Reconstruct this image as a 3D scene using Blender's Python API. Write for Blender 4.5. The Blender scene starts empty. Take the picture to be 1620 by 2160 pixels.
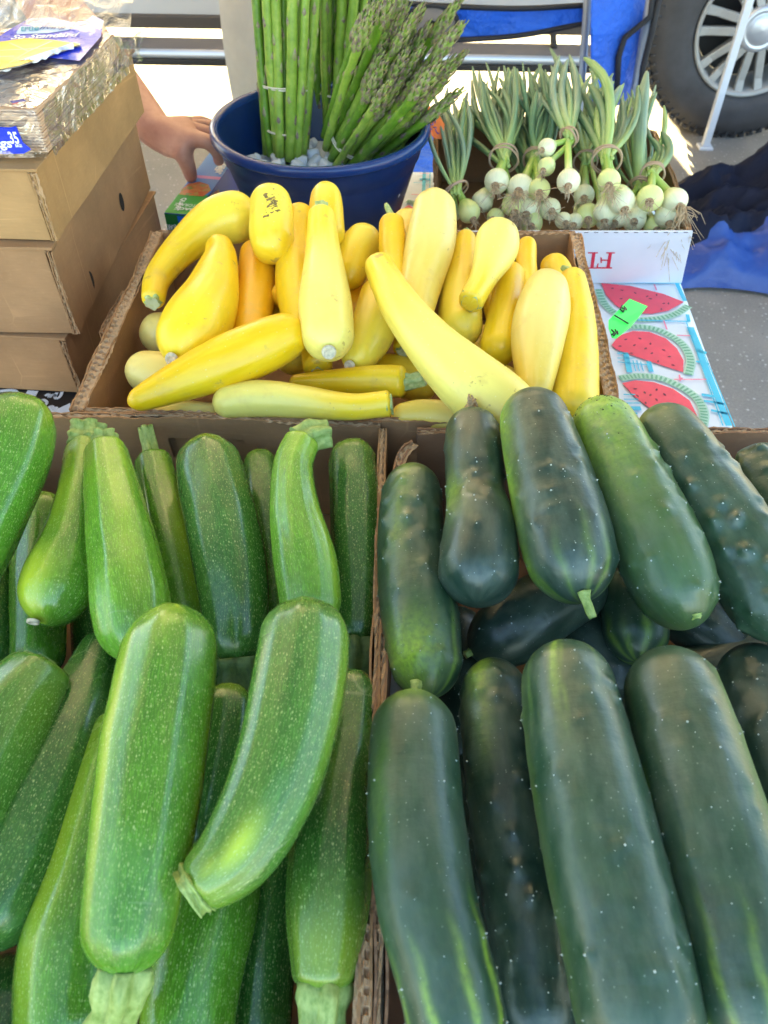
import bpy, bmesh, math, random
import numpy as np
from mathutils import Vector, Matrix, Euler
random.seed(7); np.random.seed(7)
R = math.radians
SC = bpy.context.scene
COL = SC.collection

# ------------------------------------------------------------------ camera
TH = 0.74                       # height of the table tops above the ground
PITCH, YAW, FPX = 48.0, 3.0, 1625.0
cam_d = bpy.data.cameras.new('camera'); cam = bpy.data.objects.new('camera', cam_d); COL.objects.link(cam)
cam.location = (0, 0, TH + 0.60); cam.rotation_euler = (R(90 - PITCH), 0, R(YAW))
cam_d.sensor_fit = 'VERTICAL'; cam_d.sensor_height = 24; cam_d.lens = FPX / 2160 * 24
cam_d.clip_start = 0.01; cam_d.clip_end = 900
cam_d.dof.use_dof = True; cam_d.dof.focus_distance = 0.66; cam_d.dof.aperture_fstop = 8.5
SC.camera = cam
# ------------------------------------------------------------------ sky, sun, exposure
SUN_EL, SUN_AZ = 11.3, -8.0     # azimuth measured from +Y towards +X
w = bpy.data.worlds.new('World'); SC.world = w; w.use_nodes = True
nt = w.node_tree; bg = nt.nodes['Background']
sky = nt.nodes.new('ShaderNodeTexSky'); sky.sky_type = 'NISHITA'; sky.sun_disc = False
sky.sun_elevation = R(SUN_EL); sky.sun_rotation = R(SUN_AZ); sky.air_density = 1.0; sky.dust_density = 1.0; sky.ozone_density = 1.0
nt.links.new(sky.outputs[0], bg.inputs[0]); bg.inputs[1].default_value = 0.05
sl = bpy.data.lights.new('sun', 'SUN'); sun = bpy.data.objects.new('sun', sl); COL.objects.link(sun)
sl.energy = 5.0; sl.angle = R(0.5); sl.color = (1.0, 0.80, 0.42)
sd = Vector((math.sin(R(SUN_AZ)) * math.cos(R(SUN_EL)), math.cos(R(SUN_AZ)) * math.cos(R(SUN_EL)), math.sin(R(SUN_EL))))
sun.rotation_euler = sd.to_track_quat('Z', 'Y').to_euler(); sun.location = sd * 20
vs = SC.view_settings; vs.view_transform = 'Standard'; vs.look = 'None'; vs.gamma = 1; vs.use_curve_mapping = False
vs.exposure = 4.5
SC.cycles.max_bounces = 8; SC.cycles.diffuse_bounces = 4; SC.cycles.glossy_bounces = 4; SC.cycles.transparent_max_bounces = 12
SC.cycles.use_denoising = True

# ------------------------------------------------------------------ helpers
CM = Matrix.LocRotScale(cam.location, cam.rotation_euler, None)
CO = Vector(cam.location)
CR = cam.rotation_euler.to_matrix()
def ray(px, py): return CR @ Vector(((px - 810) / FPX, -(py - 1080) / FPX, -1))
def P(px, py, h):
    """point of the view line through photo position px,py at height h above the table"""
    d = ray(px, py); t = (TH + h - CO.z) / d.z
    return CO + d * t
def PY(px, py, y):
    d = ray(px, py); t = (y - CO.y) / d.y
    return CO + d * t
def depth(p): return -(CR.transposed() @ (p - CO)).z
def rad(p, rpx): return rpx * depth(p) / FPX

def tag(o, label=None, cat=None, group=None, kind=None):
    if label: o['label'] = label
    if cat: o['category'] = cat
    if group: o['group'] = group
    if kind: o['kind'] = kind
    return o
def thing(name, label, cat, loc=(0, 0, 0), group=None):
    o = bpy.data.objects.new(name, None); o.empty_display_size = .02; COL.objects.link(o); o.location = loc
    return tag(o, label, cat, group)
def link(name, me, mats, parent=None, loc=None):
    o = bpy.data.objects.new(name, me); COL.objects.link(o)
    if not isinstance(mats, (list, tuple)): mats = [mats]
    if len(me.materials) == 0:
        for m in mats: me.materials.append(m)
    if parent is not None:
        o.parent = parent
        # mesh data is in world space: shift by every ancestor's location
        q = parent; off = Vector((0, 0, 0))
        while q is not None: off += Vector(q.location); q = q.parent
        o.location = -off
    if loc is not None: o.location = loc
    return o
def recentre(o):
    """move the origin of a mesh object to its own bounds (mesh authored in world space)"""
    me = o.data
    if me.users > 1 or len(me.vertices) == 0: return o
    co = np.empty(len(me.vertices) * 3); me.vertices.foreach_get('co', co); co = co.reshape(-1, 3)
    c = Vector(((co[:, 0].min() + co[:, 0].max()) / 2, (co[:, 1].min() + co[:, 1].max()) / 2, co[:, 2].min()))
    me.transform(Matrix.Translation(-c)); o.location = Vector(o.location) + c
    return o
def mesh_from(name, verts, faces, smooth=True, fm=None, uv=None):
    me = bpy.data.meshes.new(name); me.from_pydata([tuple(v) for v in verts], [], faces)
    if smooth: me.polygons.foreach_set('use_smooth', [True] * len(me.polygons))
    if fm is not None: me.polygons.foreach_set('material_index', fm)
    me.update(); return me
class MB:
    """collects shapes into one mesh"""
    def __init__(s): s.v = []; s.f = []; s.m = []; s.sm = []
    def add(s, v, f, mi=0, smooth=False):
        b = len(s.v); s.v += [tuple(x) for x in v]; s.f += [tuple(i + b for i in q) for q in f]
        s.m += [mi] * len(f); s.sm += [smooth] * len(f)
    def box(s, c, size, rot=None, mi=0):
        c = Vector(c); M = rot if rot is not None else Matrix.Identity(3)
        v = [c + M @ Vector((sx * size[0] / 2, sy * size[1] / 2, sz * size[2] / 2)) for sx in (-1, 1) for sy in (-1, 1) for sz in (-1, 1)]
        s.add(v, [(0, 1, 3, 2), (4, 6, 7, 5), (0, 4, 5, 1), (2, 3, 7, 6), (0, 2, 6, 4), (1, 5, 7, 3)], mi)
    def hexa(s, v8, mi=0):   # bottom 4 (ccw), top 4
        s.add(v8, [(0, 3, 2, 1), (4, 5, 6, 7), (0, 1, 5, 4), (1, 2, 6, 5), (2, 3, 7, 6), (3, 0, 4, 7)], mi)
    def tube(s, pts, rs, n=10, mi=0, smooth=True, caps=True):
        pts = [Vector(p) for p in pts]
        if not isinstance(rs, (list, tuple)): rs = [rs] * len(pts)
        V = []; up = None
        for i, p in enumerate(pts):
            t = (pts[min(i + 1, len(pts) - 1)] - pts[max(i - 1, 0)])
            if t.length < 1e-9: t = Vector((0, 0, 1))
            t.normalize()
            if up is None:
                up = Vector((0, 0, 1)) if abs(t.z) < .9 else Vector((1, 0, 0))
            a = t.cross(up).normalized(); b = a.cross(t).normalized(); up = b
            for k in range(n):
                an = 2 * math.pi * k / n
                V.append(p + (a * math.cos(an) + b * math.sin(an)) * rs[i])
        F = []
        for i in range(len(pts) - 1):
            for k in range(n):
                k2 = (k + 1) % n
                F.append((i * n + k, i * n + k2, (i + 1) * n + k2, (i + 1) * n + k))
        if caps:
            F.append(tuple(range(n - 1, -1, -1))); F.append(tuple((len(pts) - 1) * n + k for k in range(n)))
        s.add(V, F, mi, smooth)
    def disc(s, c, nrm, r, n=24, mi=0, inner=None):
        c = Vector(c); nrm = Vector(nrm).normalized(); a = nrm.orthogonal().normalized(); b = nrm.cross(a)
        V = [c + (a * math.cos(2 * math.pi * k / n) + b * math.sin(2 * math.pi * k / n)) * r for k in range(n)]
        s.add(V, [tuple(range(n))], mi)
    def lathe(s, c, prof, n=48, mi=0, axis='Z', smooth=True):
        c = Vector(c); V = []; F = []
        for (r, z) in prof:
            for k in range(n):
                a = 2 * math.pi * k / n
                if axis == 'Z': V.append(c + Vector((r * math.cos(a), r * math.sin(a), z)))
                else: V.append(c + Vector((r * math.cos(a), z, r * math.sin(a))))
        for i in range(len(prof) - 1):
            for k in range(n):
                k2 = (k + 1) % n
                q = (i * n + k, i * n + k2, (i + 1) * n + k2, (i + 1) * n + k)
                F.append(q if axis == 'Z' else q[::-1])
        s.add(V, F, mi, smooth)
    def build(s, name, mats, parent=None, bevel=None, centre=True):
        me = bpy.data.meshes.new(name); me.from_pydata(s.v, [], s.f)
        me.polygons.foreach_set('material_index', s.m); me.polygons.foreach_set('use_smooth', s.sm); me.update()
        o = link(name, me, mats, parent)
        if centre: recentre(o)
        if bevel:
            b = o.modifiers.new('b', 'BEVEL'); b.width = bevel; b.segments = 2; b.limit_method = 'ANGLE'
        return o

# ------------------------------------------------------------------ materials
def newmat(name):
    m = bpy.data.materials.new(name); m.use_nodes = True
    return m, m.node_tree.nodes, m.node_tree.links, m.node_tree.nodes['Principled BSDF']
def rgb(c): return (c[0], c[1], c[2], 1)
def ramp(N, L, src, stops):
    r = N.new('ShaderNodeValToRGB'); e = r.color_ramp.elements
    e[0].position, e[0].color = stops[0][0], rgb(stops[0][1]); e[1].position, e[1].color = stops[-1][0], rgb(stops[-1][1])
    for p, c in stops[1:-1]:
        x = e.new(p); x.color = rgb(c)
    L.new(src, r.inputs[0]); return r.outputs[0]
def noise(N, L, vec, scale, detail=4, rough=.55, dist=0):
    n = N.new('ShaderNodeTexNoise'); n.inputs['Scale'].default_value = scale; n.inputs['Detail'].default_value = detail
    n.inputs['Roughness'].default_value = rough; n.inputs['Distortion'].default_value = dist
    if vec is not None: L.new(vec, n.inputs['Vector'])
    return n.outputs['Fac']
def mapping(N, L, vec, sc):
    m = N.new('ShaderNodeMapping'); m.inputs['Scale'].default_value = sc; L.new(vec, m.inputs['Vector']); return m.outputs[0]
def mixc(N, L, f, a, b, mode='MIX'):
    m = N.new('ShaderNodeMix'); m.data_type = 'RGBA'; m.blend_type = mode
    for s, v in ((m.inputs[0], f), (m.inputs[6], a), (m.inputs[7], b)):
        if hasattr(v, 'links') or hasattr(v, 'is_linked'): L.new(v, s)
        elif isinstance(v, (int, float)): s.default_value = v
        else: s.default_value = rgb(v)
    return m.outputs[2]
def mathn(N, L, op, a, b=0.0, c=0.0, clamp=False):
    m = N.new('ShaderNodeMath'); m.operation = op; m.use_clamp = clamp
    for i, v in enumerate((a, b, c)):
        if hasattr(v, 'is_linked'): L.new(v, m.inputs[i])
        else: m.inputs[i].default_value = v
    return m.outputs[0]
def maprange(N, L, v, a, b, c=0., d=1.):
    m = N.new('ShaderNodeMapRange'); L.new(v, m.inputs[0])
    for i, x in enumerate((a, b, c, d)): m.inputs[i + 1].default_value = x
    return m.outputs[0]
def bump(N, L, h, strength, dist, B, prev=None):
    b = N.new('ShaderNodeBump'); b.inputs['Strength'].default_value = strength; b.inputs['Distance'].default_value = dist
    L.new(h, b.inputs['Height'])
    if prev is not None: L.new(prev, b.inputs['Normal'])
    L.new(b.outputs[0], B.inputs['Normal']); return b.outputs[0]
def simple(name, col, rough=.5, metal=0, spec=.5, nscale=None, namt=.15, bscale=None, bstr=.2, bdist=.002, coat=0, alpha=1, trans=0, sheen=0):
    m, N, L, B = newmat(name)
    B.inputs['Base Color'].default_value = rgb(col); B.inputs['Roughness'].default_value = rough
    B.inputs['Metallic'].default_value = metal; B.inputs['Specular IOR Level'].default_value = spec
    B.inputs['Coat Weight'].default_value = coat; B.inputs['Transmission Weight'].default_value = trans
    B.inputs['Sheen Weight'].default_value = sheen
    tc = N.new('ShaderNodeTexCoord').outputs['Object']
    if nscale:
        f = noise(N, L, tc, nscale, 5)
        L.new(ramp(N, L, f, [(.25, [c * (1 - namt) for c in col]), (.75, [min(1, c * (1 + namt)) for c in col])]), B.inputs['Base Color'])
        L.new(maprange(N, L, f, .3, .7, max(0, rough - .06), min(1, rough + .08)), B.inputs['Roughness'])
    if bscale: bump(N, L, noise(N, L, tc, bscale, 5), bstr, bdist, B)
    return m

def cardboard(name, col, fscale=1.0, stain=.3):
    m, N, L, B = newmat(name)
    tc = N.new('ShaderNodeTexCoord').outputs['Object']
    f1 = noise(N, L, tc, 9, 4, .6); f2 = noise(N, L, mapping(N, L, tc, (60, 60, 420)), 1.0, 3)
    f3 = noise(N, L, tc, 240, 3)
    c = ramp(N, L, f1, [(.3, [x * (1 - stain) for x in col]), (.72, [x * 1.12 for x in col])])
    c = mixc(N, L, maprange(N, L, f2, .3, .7, 0, .22), c, [x * .66 for x in col])
    c = mixc(N, L, maprange(N, L, f3, .55, .8, 0, .25), c, [x * 1.35 for x in col])
    # pale scratches and creases
    sv = N.new('ShaderNodeTexVoronoi'); sv.feature = 'DISTANCE_TO_EDGE'; sv.inputs['Scale'].default_value = 11; L.new(tc, sv.inputs['Vector'])
    cr = mathn(N, L, 'MULTIPLY', maprange(N, L, sv.outputs['Distance'], 0, .012, 1, 0), maprange(N, L, noise(N, L, tc, 5, 2), .52, .6, 0, .5))
    c = mixc(N, L, cr, c, [min(1, x * 1.5) for x in col])
    L.new(c, B.inputs['Base Color']); B.inputs['Roughness'].default_value = .82; B.inputs['Specular IOR Level'].default_value = .25
    b1 = bump(N, L, f2, .25, .0008, B); bump(N, L, f1, .25, .004, B, b1)
    return m
M = {}
M['card'] = cardboard('kraft_cardboard', (.38, .208, .098))
M['card_dk'] = cardboard('dark_cardboard', (.31, .17, .095))
M['card_lt'] = cardboard('tan_cardboard', (.42, .245, .105))
M['card_edge'] = cardboard('cardboard_edge', (.56, .36, .20), stain=.35)
M['flute'] = simple('cardboard_flute', (.30, .19, .115), .9, nscale=400)

def spread(N, L):
    return N.new('ShaderNodeTexCoord').outputs['UV']

def zucchini_mat(name, dark, light, patch=(.42, .55, .03), speck=.75, rough=.22, seed=0.):
    m, N, L, B = newmat(name)
    uv = N.new('ShaderNodeTexCoord').outputs['UV']; ob = N.new('ShaderNodeTexCoord').outputs['Object']
    at = N.new('ShaderNodeAttribute'); at.attribute_name = 'light'
    mv = N.new('ShaderNodeMapping'); mv.inputs['Location'].default_value = (seed, seed * 2.3, 0); L.new(uv, mv.inputs['Vector']); uv = mv.outputs[0]
    # mottled skin, long soft streaks
    f = noise(N, L, mapping(N, L, uv, (90, 14, 1)), 1.0, 4, .6); g = noise(N, L, ob, 26, 4)
    fg = mathn(N, L, 'ADD', mathn(N, L, 'MULTIPLY', f, .6), mathn(N, L, 'MULTIPLY', g, .4))
    c = ramp(N, L, fg, [(.3, dark), (.72, light)])
    # longitudinal fibre lines
    fl = noise(N, L, mapping(N, L, uv, (1300, 130, 1)), 1.0, 2)
    c = mixc(N, L, maprange(N, L, fl, .48, .7, 0, .5), c, [min(1, x * 1.9 + .01) for x in light])
    # yellow ground spots, and warm side light painted into the skin
    pf = mathn(N, L, 'MULTIPLY', at.outputs['Fac'], maprange(N, L, noise(N, L, mapping(N, L, uv, (160, 60, 1)), 1, 4), .25, .6, .75, 1.0))
    c = mixc(N, L, pf, c, patch)
    # pale flecks, slightly drawn out along the fruit
    tot = None
    for sc, th, ma in (((640, 400, 1), .27, .50), ((420, 250, 1), .20, .80), ((190, 115, 1), .11, .9)):
        v = N.new('ShaderNodeTexVoronoi'); v.voronoi_dimensions = '2D'; v.inputs['Scale'].default_value = 1; L.new(mapping(N, L, uv, sc), v.inputs['Vector'])
        sp = N.new('ShaderNodeSeparateColor'); L.new(v.outputs['Color'], sp.inputs[0])
        size = maprange(N, L, sp.outputs[0], 0, 1, .25, 1)
        d = mathn(N, L, 'DIVIDE', v.outputs['Distance'], mathn(N, L, 'MULTIPLY', size, th))
        k = mathn(N, L, 'MULTIPLY', maprange(N, L, d, .55, 1.25, 1, 0), mathn(N, L, 'MULTIPLY', maprange(N, L, sp.outputs[1], .15, 1, .15, 1), ma * speck))
        tot = k if tot is None else mathn(N, L, 'MAXIMUM', tot, k)
    c = mixc(N, L, tot, c, (.50, .62, .22))
    # scratches
    w1 = N.new('ShaderNodeTexVoronoi'); w1.feature = 'DISTANCE_TO_EDGE'; w1.inputs['Scale'].default_value = 28; L.new(ob, w1.inputs['Vector'])
    sc_ = mathn(N, L, 'MULTIPLY', maprange(N, L, w1.outputs['Distance'], 0, .02, 1, 0), maprange(N, L, noise(N, L, ob, 19, 1), .61, .69, 0, .35))
    c = mixc(N, L, sc_, c, (.42, .48, .26))
    L.new(c, B.inputs['Base Color'])
    L.new(maprange(N, L, g, .3, .75, rough - .07, rough + .12), B.inputs['Roughness'])
    B.inputs['Specular IOR Level'].default_value = .65
    b1 = bump(N, L, tot, .12, .0003, B); b2 = bump(N, L, fl, .12, .0004, B, b1); bump(N, L, noise(N, L, ob, 130, 3), .12, .0012, B, b2)
    return m

def cucumber_mat(name, dark, light, patch=(.30, .50, .04), rough=.33, seed=0.):
    m, N, L, B = newmat(name)
    uv = N.new('ShaderNodeTexCoord').outputs['UV']; ob = N.new('ShaderNodeTexCoord').outputs['Object']
    mv = N.new('ShaderNodeMapping'); mv.inputs['Location'].default_value = (seed, seed * 1.7, 0); L.new(uv, mv.inputs['Vector']); uv = mv.outputs[0]
    at = N.new('ShaderNodeAttribute'); at.attribute_name = 'light'
    g = noise(N, L, ob, 34, 5, .6, .5); f = noise(N, L, mapping(N, L, uv, (150, 22, 1)), 1.0, 4)
    c = ramp(N, L, mathn(N, L, 'ADD', mathn(N, L, 'MULTIPLY', g, .55), mathn(N, L, 'MULTIPLY', f, .45)), [(.32, dark), (.72, light)])
    br = noise(N, L, mapping(N, L, uv, (1, 1, 1)), 260, 3)
    pf = mathn(N, L, 'MULTIPLY', at.outputs['Fac'], maprange(N, L, br, .3, .6, .55, 1))
    c = mixc(N, L, pf, c, patch)
    # waxy bloom
    bl = maprange(N, L, noise(N, L, mapping(N, L, uv, (60, 26, 1)), 1, 5, .65), .4, .75, 0, .5)
    c = mixc(N, L, bl, c, (.115, .15, .105)); B.inputs['Specular IOR Level'].default_value = .65
    # dust of small pale dots
    v = N.new('ShaderNodeTexVoronoi'); v.voronoi_dimensions = '2D'; v.inputs['Scale'].default_value = 210; L.new(uv, v.inputs['Vector'])
    sp = N.new('ShaderNodeSeparateColor'); L.new(v.outputs['Color'], sp.inputs[0])
    k = mathn(N, L, 'MULTIPLY', maprange(N, L, v.outputs['Distance'], .05, .10, 1, 0), maprange(N, L, sp.outputs[0], .75, .95, 0, .4))
    c = mixc(N, L, k, c, (.45, .52, .44))
    L.new(c, B.inputs['Base Color'])
    L.new(maprange(N, L, g, .3, .75, rough - .06, rough + .12), B.inputs['Roughness'])
    b1 = bump(N, L, noise(N, L, ob, 70, 4), .22, .0025, B); b2 = bump(N, L, noise(N, L, ob, 420, 2), .10, .0005, B, b1)
    bump(N, L, noise(N, L, mapping(N, L, uv, (34, 170, 1)), 1.0, 3), .14, .002, B, b2)
    return m

def squash_mat(name, neck, bulb, rough=.36, scar=0., seed=0.):
    m, N, L, B = newmat(name)
    uv = N.new('ShaderNodeTexCoord').outputs['UV']; ob = N.new('ShaderNodeTexCoord').outputs['Object']
    at = N.new('ShaderNodeAttribute'); at.attribute_name = 'light'     # 0 neck .. 1 bulb
    c = mixc(N, L, at.outputs['Fac'], neck, bulb)
    f = noise(N, L, mapping(N, L, uv, (110, 25, 1)), 1.0, 4)
    c = mixc(N, L, maprange(N, L, f, .4, .7, 0, .35), c, [min(1, x * 1.15 + .015) for x in bulb])
    v = N.new('ShaderNodeTexVoronoi'); v.voronoi_dimensions = '2D'; v.inputs['Scale'].default_value = 150; L.new(uv, v.inputs['Vector'])
    sp = N.new('ShaderNodeSeparateColor'); L.new(v.outputs['Color'], sp.inputs[0])
    k = mathn(N, L, 'MULTIPLY', maprange(N, L, v.outputs['Distance'], .06, .12, 1, 0), maprange(N, L, sp.outputs[0], .7, .95, 0, .5))
    c = mixc(N, L, k, c, (.9, .82, .42))
    # little brown nicks
    n = noise(N, L, ob, 60, 3, .7)
    nk = mathn(N, L, 'MULTIPLY', maprange(N, L, n, .64, .68, 0, 1), maprange(N, L, noise(N, L, ob, 14, 1), .46, .58, 0, .7))
    c = mixc(N, L, nk, c, (.42, .27, .06))
    # tan rub marks
    ru = mathn(N, L, 'MULTIPLY', maprange(N, L, noise(N, L, ob, 33, 4, .65), .54, .70, 0, 1), .34)
    c = mixc(N, L, ru, c, (.60, .38, .09))
    L.new(c, B.inputs['Base Color'])
    L.new(maprange(N, L, f, .3, .75, rough - .06, rough + .1), B.inputs['Roughness'])
    B.inputs['Subsurface Weight'].default_value = 0
    b1 = bump(N, L, noise(N, L, ob, 48, 3), .16, .003, B); bump(N, L, noise(N, L, mapping(N, L, uv, (700, 90, 1)), 1, 2), .07, .0005, B, b1)
    return m
def stem_mat(name, a, b, rough=.55):
    m, N, L, B = newmat(name)
    ob = N.new('ShaderNodeTexCoord').outputs['Object']; uv = N.new('ShaderNodeTexCoord').outputs['UV']
    f = noise(N, L, mapping(N, L, uv, (420, 120, 1)), 1, 4, .6); g = noise(N, L, ob, 180, 4)
    c = ramp(N, L, mathn(N, L, 'ADD', mathn(N, L, 'MULTIPLY', f, .5), mathn(N, L, 'MULTIPLY', g, .5)), [(.35, a), (.68, b)])
    L.new(c, B.inputs['Base Color']); B.inputs['Roughness'].default_value = rough
    b1 = bump(N, L, f, .45, .0012, B); bump(N, L, g, .3, .001, B, b1)
    return m
M['zstem'] = stem_mat('pale_green_stem', (.17, .27, .045), (.42, .52, .16))
M['zstem_dk'] = stem_mat('dark_green_stem', (.05, .10, .02), (.14, .22, .06))
M['zcut'] = stem_mat('cut_stem_face', (.40, .42, .16), (.60, .60, .32), .7)
M['sstem'] = stem_mat('squash_stem', (.26, .38, .10), (.55, .62, .28))
M['scut'] = stem_mat('squash_stem_cut', (.45, .48, .22), (.66, .64, .42), .75)
M['scar'] = simple('blossom_scar', (.60, .52, .36), .85, nscale=300, namt=.35, bscale=500, bstr=.5)
M['dried'] = simple('dried_blossom', (.42, .27, .13), .9, nscale=500, namt=.5)
M['spine'] = simple('white_spine', (.42, .47, .42), .7)

# ------------------------------------------------------------------ swept fruit
CAMRIGHT = CR @ Vector((1, 0, 0))
def catmull(P4, n):
    P4 = np.asarray(P4, float); k = len(P4)
    if k == 2:
        u = np.linspace(0, 1, n)[:, None]; return P4[0] * (1 - u) + P4[1] * u
    Q = np.vstack([2 * P4[0] - P4[1], P4, 2 * P4[-1] - P4[-2]])
    out = []
    for x in np.linspace(0, k - 1 - 1e-9, n):
        i = int(x); u = x - i; a, b, c, d = Q[i], Q[i + 1], Q[i + 2], Q[i + 3]
        out.append(.5 * ((2 * b) + (-a + c) * u + (2 * a - 5 * b + 4 * c - d) * u * u + (-a + 3 * b - 3 * c + d) * u ** 3))
    return np.array(out)
def unit(a): return a / np.maximum(np.linalg.norm(a, axis=-1, keepdims=True), 1e-12)
def wob(co, sc, seed, k=5):
    rs = np.random.RandomState(seed); r = 0
    for i in range(k):
        d = rs.normal(size=3) * sc; r = r + np.sin(co @ d + rs.uniform(0, 6.28)) / k ** .5
    return r
def sweep(name, pts, capa=1.0, capb=1.0, nl=90, na=56, ribs=(5, .018), wobble=.02, seed=0, light=None, bumps=0, bump_h=.001, powa=2.0, powb=2.0, wpts=None, twist=0.):
    """pts: (px,py,h,r_px) along the body; returns mesh in world space and frame info"""
    if wpts is None:
        W = []
        for (px, py, h, r) in pts:
            p = P(px, py, h); W.append((p.x, p.y, p.z, rad(p, r)))
    else: W = wpts
    D = catmull(W, 400); C = D[:, :3]; r = D[:, 3]
    seg = np.r_[0, np.cumsum(np.linalg.norm(np.diff(C, axis=0), axis=1))]; Lt = seg[-1]
    u = np.linspace(0, 1, nl); s = (.45 * u + .55 * (.5 - .5 * np.cos(np.pi * u))) * Lt
    s = np.clip(s, Lt * .0006, Lt * .9994)
    C = np.stack([np.interp(s, seg, C[:, i]) for i in range(3)], 1); r = np.interp(s, seg, r)
    la, lb = max(r[:8].mean(), r[nl // 8]) * capa, max(r[-8:].mean(), r[-nl // 8]) * capb
    ca = np.clip(s / la, 0, 1); cb = np.clip((Lt - s) / lb, 0, 1)
    r = r * (1 - (1 - ca) ** powa) ** (1 / powa) * (1 - (1 - cb) ** powb) ** (1 / powb)
    T = unit(np.gradient(C, axis=0)); toC = np.array(CO)[None] - C
    Nn = unit(toC - T * (T * toC).sum(1, keepdims=True)); Bn = np.cross(T, Nn)
    if (Bn @ np.array(CAMRIGHT)).mean() < 0: Bn = -Bn; flip = True
    else: flip = False
    ph = np.linspace(0, 2 * np.pi, na, endpoint=False) + np.pi
    tt = s / Lt
    PH, TT = np.meshgrid(ph, tt)
    RR = np.repeat(r[:, None], na, 1)
    if ribs and ribs[0]:
        k, A = ribs; q = PH + seed * .7 + twist * TT
        RR = RR * (1 + A * (np.abs(np.cos(k * q / 2)) * 2 - 1.27) + A * .4 * np.cos(2 * k * q + 1))
    co = C[:, None] + (np.cos(PH)[..., None] * Nn[:, None] + np.sin(PH)[..., None] * Bn[:, None]) * RR[..., None]
    rm = r.max()
    RR = RR * (1 + wobble * wob(co, .9 / rm, seed + 3) + wobble * .5 * wob(co, 2.2 / rm, seed + 4))
    nb = []
    if bumps:
        rs = np.random.RandomState(seed + 50)
        for _ in range(bumps):
            bs = rs.uniform(.07, .93) * Lt; bp = rs.uniform(0, 2 * np.pi)
            rl = np.interp(bs, s, r)
            ds = s[:, None] - bs; dp = (np.abs((PH - bp + np.pi) % (2 * np.pi) - np.pi)) * rl
            sg = rs.uniform(.0025, .0042); hh = 1.45 * bump_h * rs.uniform(.3, 1.2)
            RR = RR + hh * np.exp(-(ds ** 2 + dp ** 2) / (2 * sg * sg)) - .35 * hh * np.exp(-(ds ** 2 + dp ** 2) / (2 * (2.2 * sg) ** 2))
            nb.append((bs, bp))
    co = C[:, None] + (np.cos(PH)[..., None] * Nn[:, None] + np.sin(PH)[..., None] * Bn[:, None]) * RR[..., None]
    V = co.reshape(-1, 3); F = []
    for i in range(nl - 1):
        a = i * na
        for j in range(na):
            k = (j + 1) % na; q = (a + j, a + k, a + na + k, a + na + j)
            F.append(q[::-1] if not flip else q)
    e0 = tuple(range(na)); e1 = tuple((nl - 1) * na + j for j in range(na))
    F.append(e0 if not flip else e0[::-1]); F.append(e1[::-1] if not flip else e1)
    me = bpy.data.meshes.new(name); me.from_pydata(V.tolist(), [], F)
    me.polygons.foreach_set('use_smooth', [True] * len(F))
    if light is not None:
        A = me.attributes.new('light', 'FLOAT', 'POINT'); A.data.foreach_set('value', np.clip(light(TT, (PH + np.pi) % (2 * np.pi) - np.pi), 0, 1).ravel().astype(np.float32))
    UVv = np.stack([((PH - np.pi) * rm).ravel(), (TT * Lt).ravel()], 1)
    li = np.empty(len(me.loops), int); me.loops.foreach_get('vertex_index', li)
    uvl = UVv[li].copy()
    # unwrap the seam
    k = 0
    for q in range((nl - 1) * na):
        j = q % na
        if j == na - 1:
            for z in range(4):
                if li[k + z] % na == 0: uvl[k + z, 0] += 2 * np.pi * rm
        k += 4
    ul = me.uv_layers.new(name='UVMap'); ul.data.foreach_set('uv', uvl.ravel().astype(np.float32))
    me.update()
    info = dict(C=C, T=T, N=Nn, B=Bn, r=r, s=s, L=Lt, RR=RR, PH=PH, bumps=nb)
    return me, info
def surf(info, bs, bp):
    i = int(np.clip(np.searchsorted(info['s'], bs), 0, len(info['s']) - 1))
    d = math.cos(bp) * info['N'][i] + math.sin(bp) * info['B'][i]
    j = int(np.argmin(np.abs((info['PH'][i] - bp + np.pi) % (2 * np.pi) - np.pi)))
    return Vector(info['C'][i] + d * info['RR'][i, j]), Vector(d)

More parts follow.
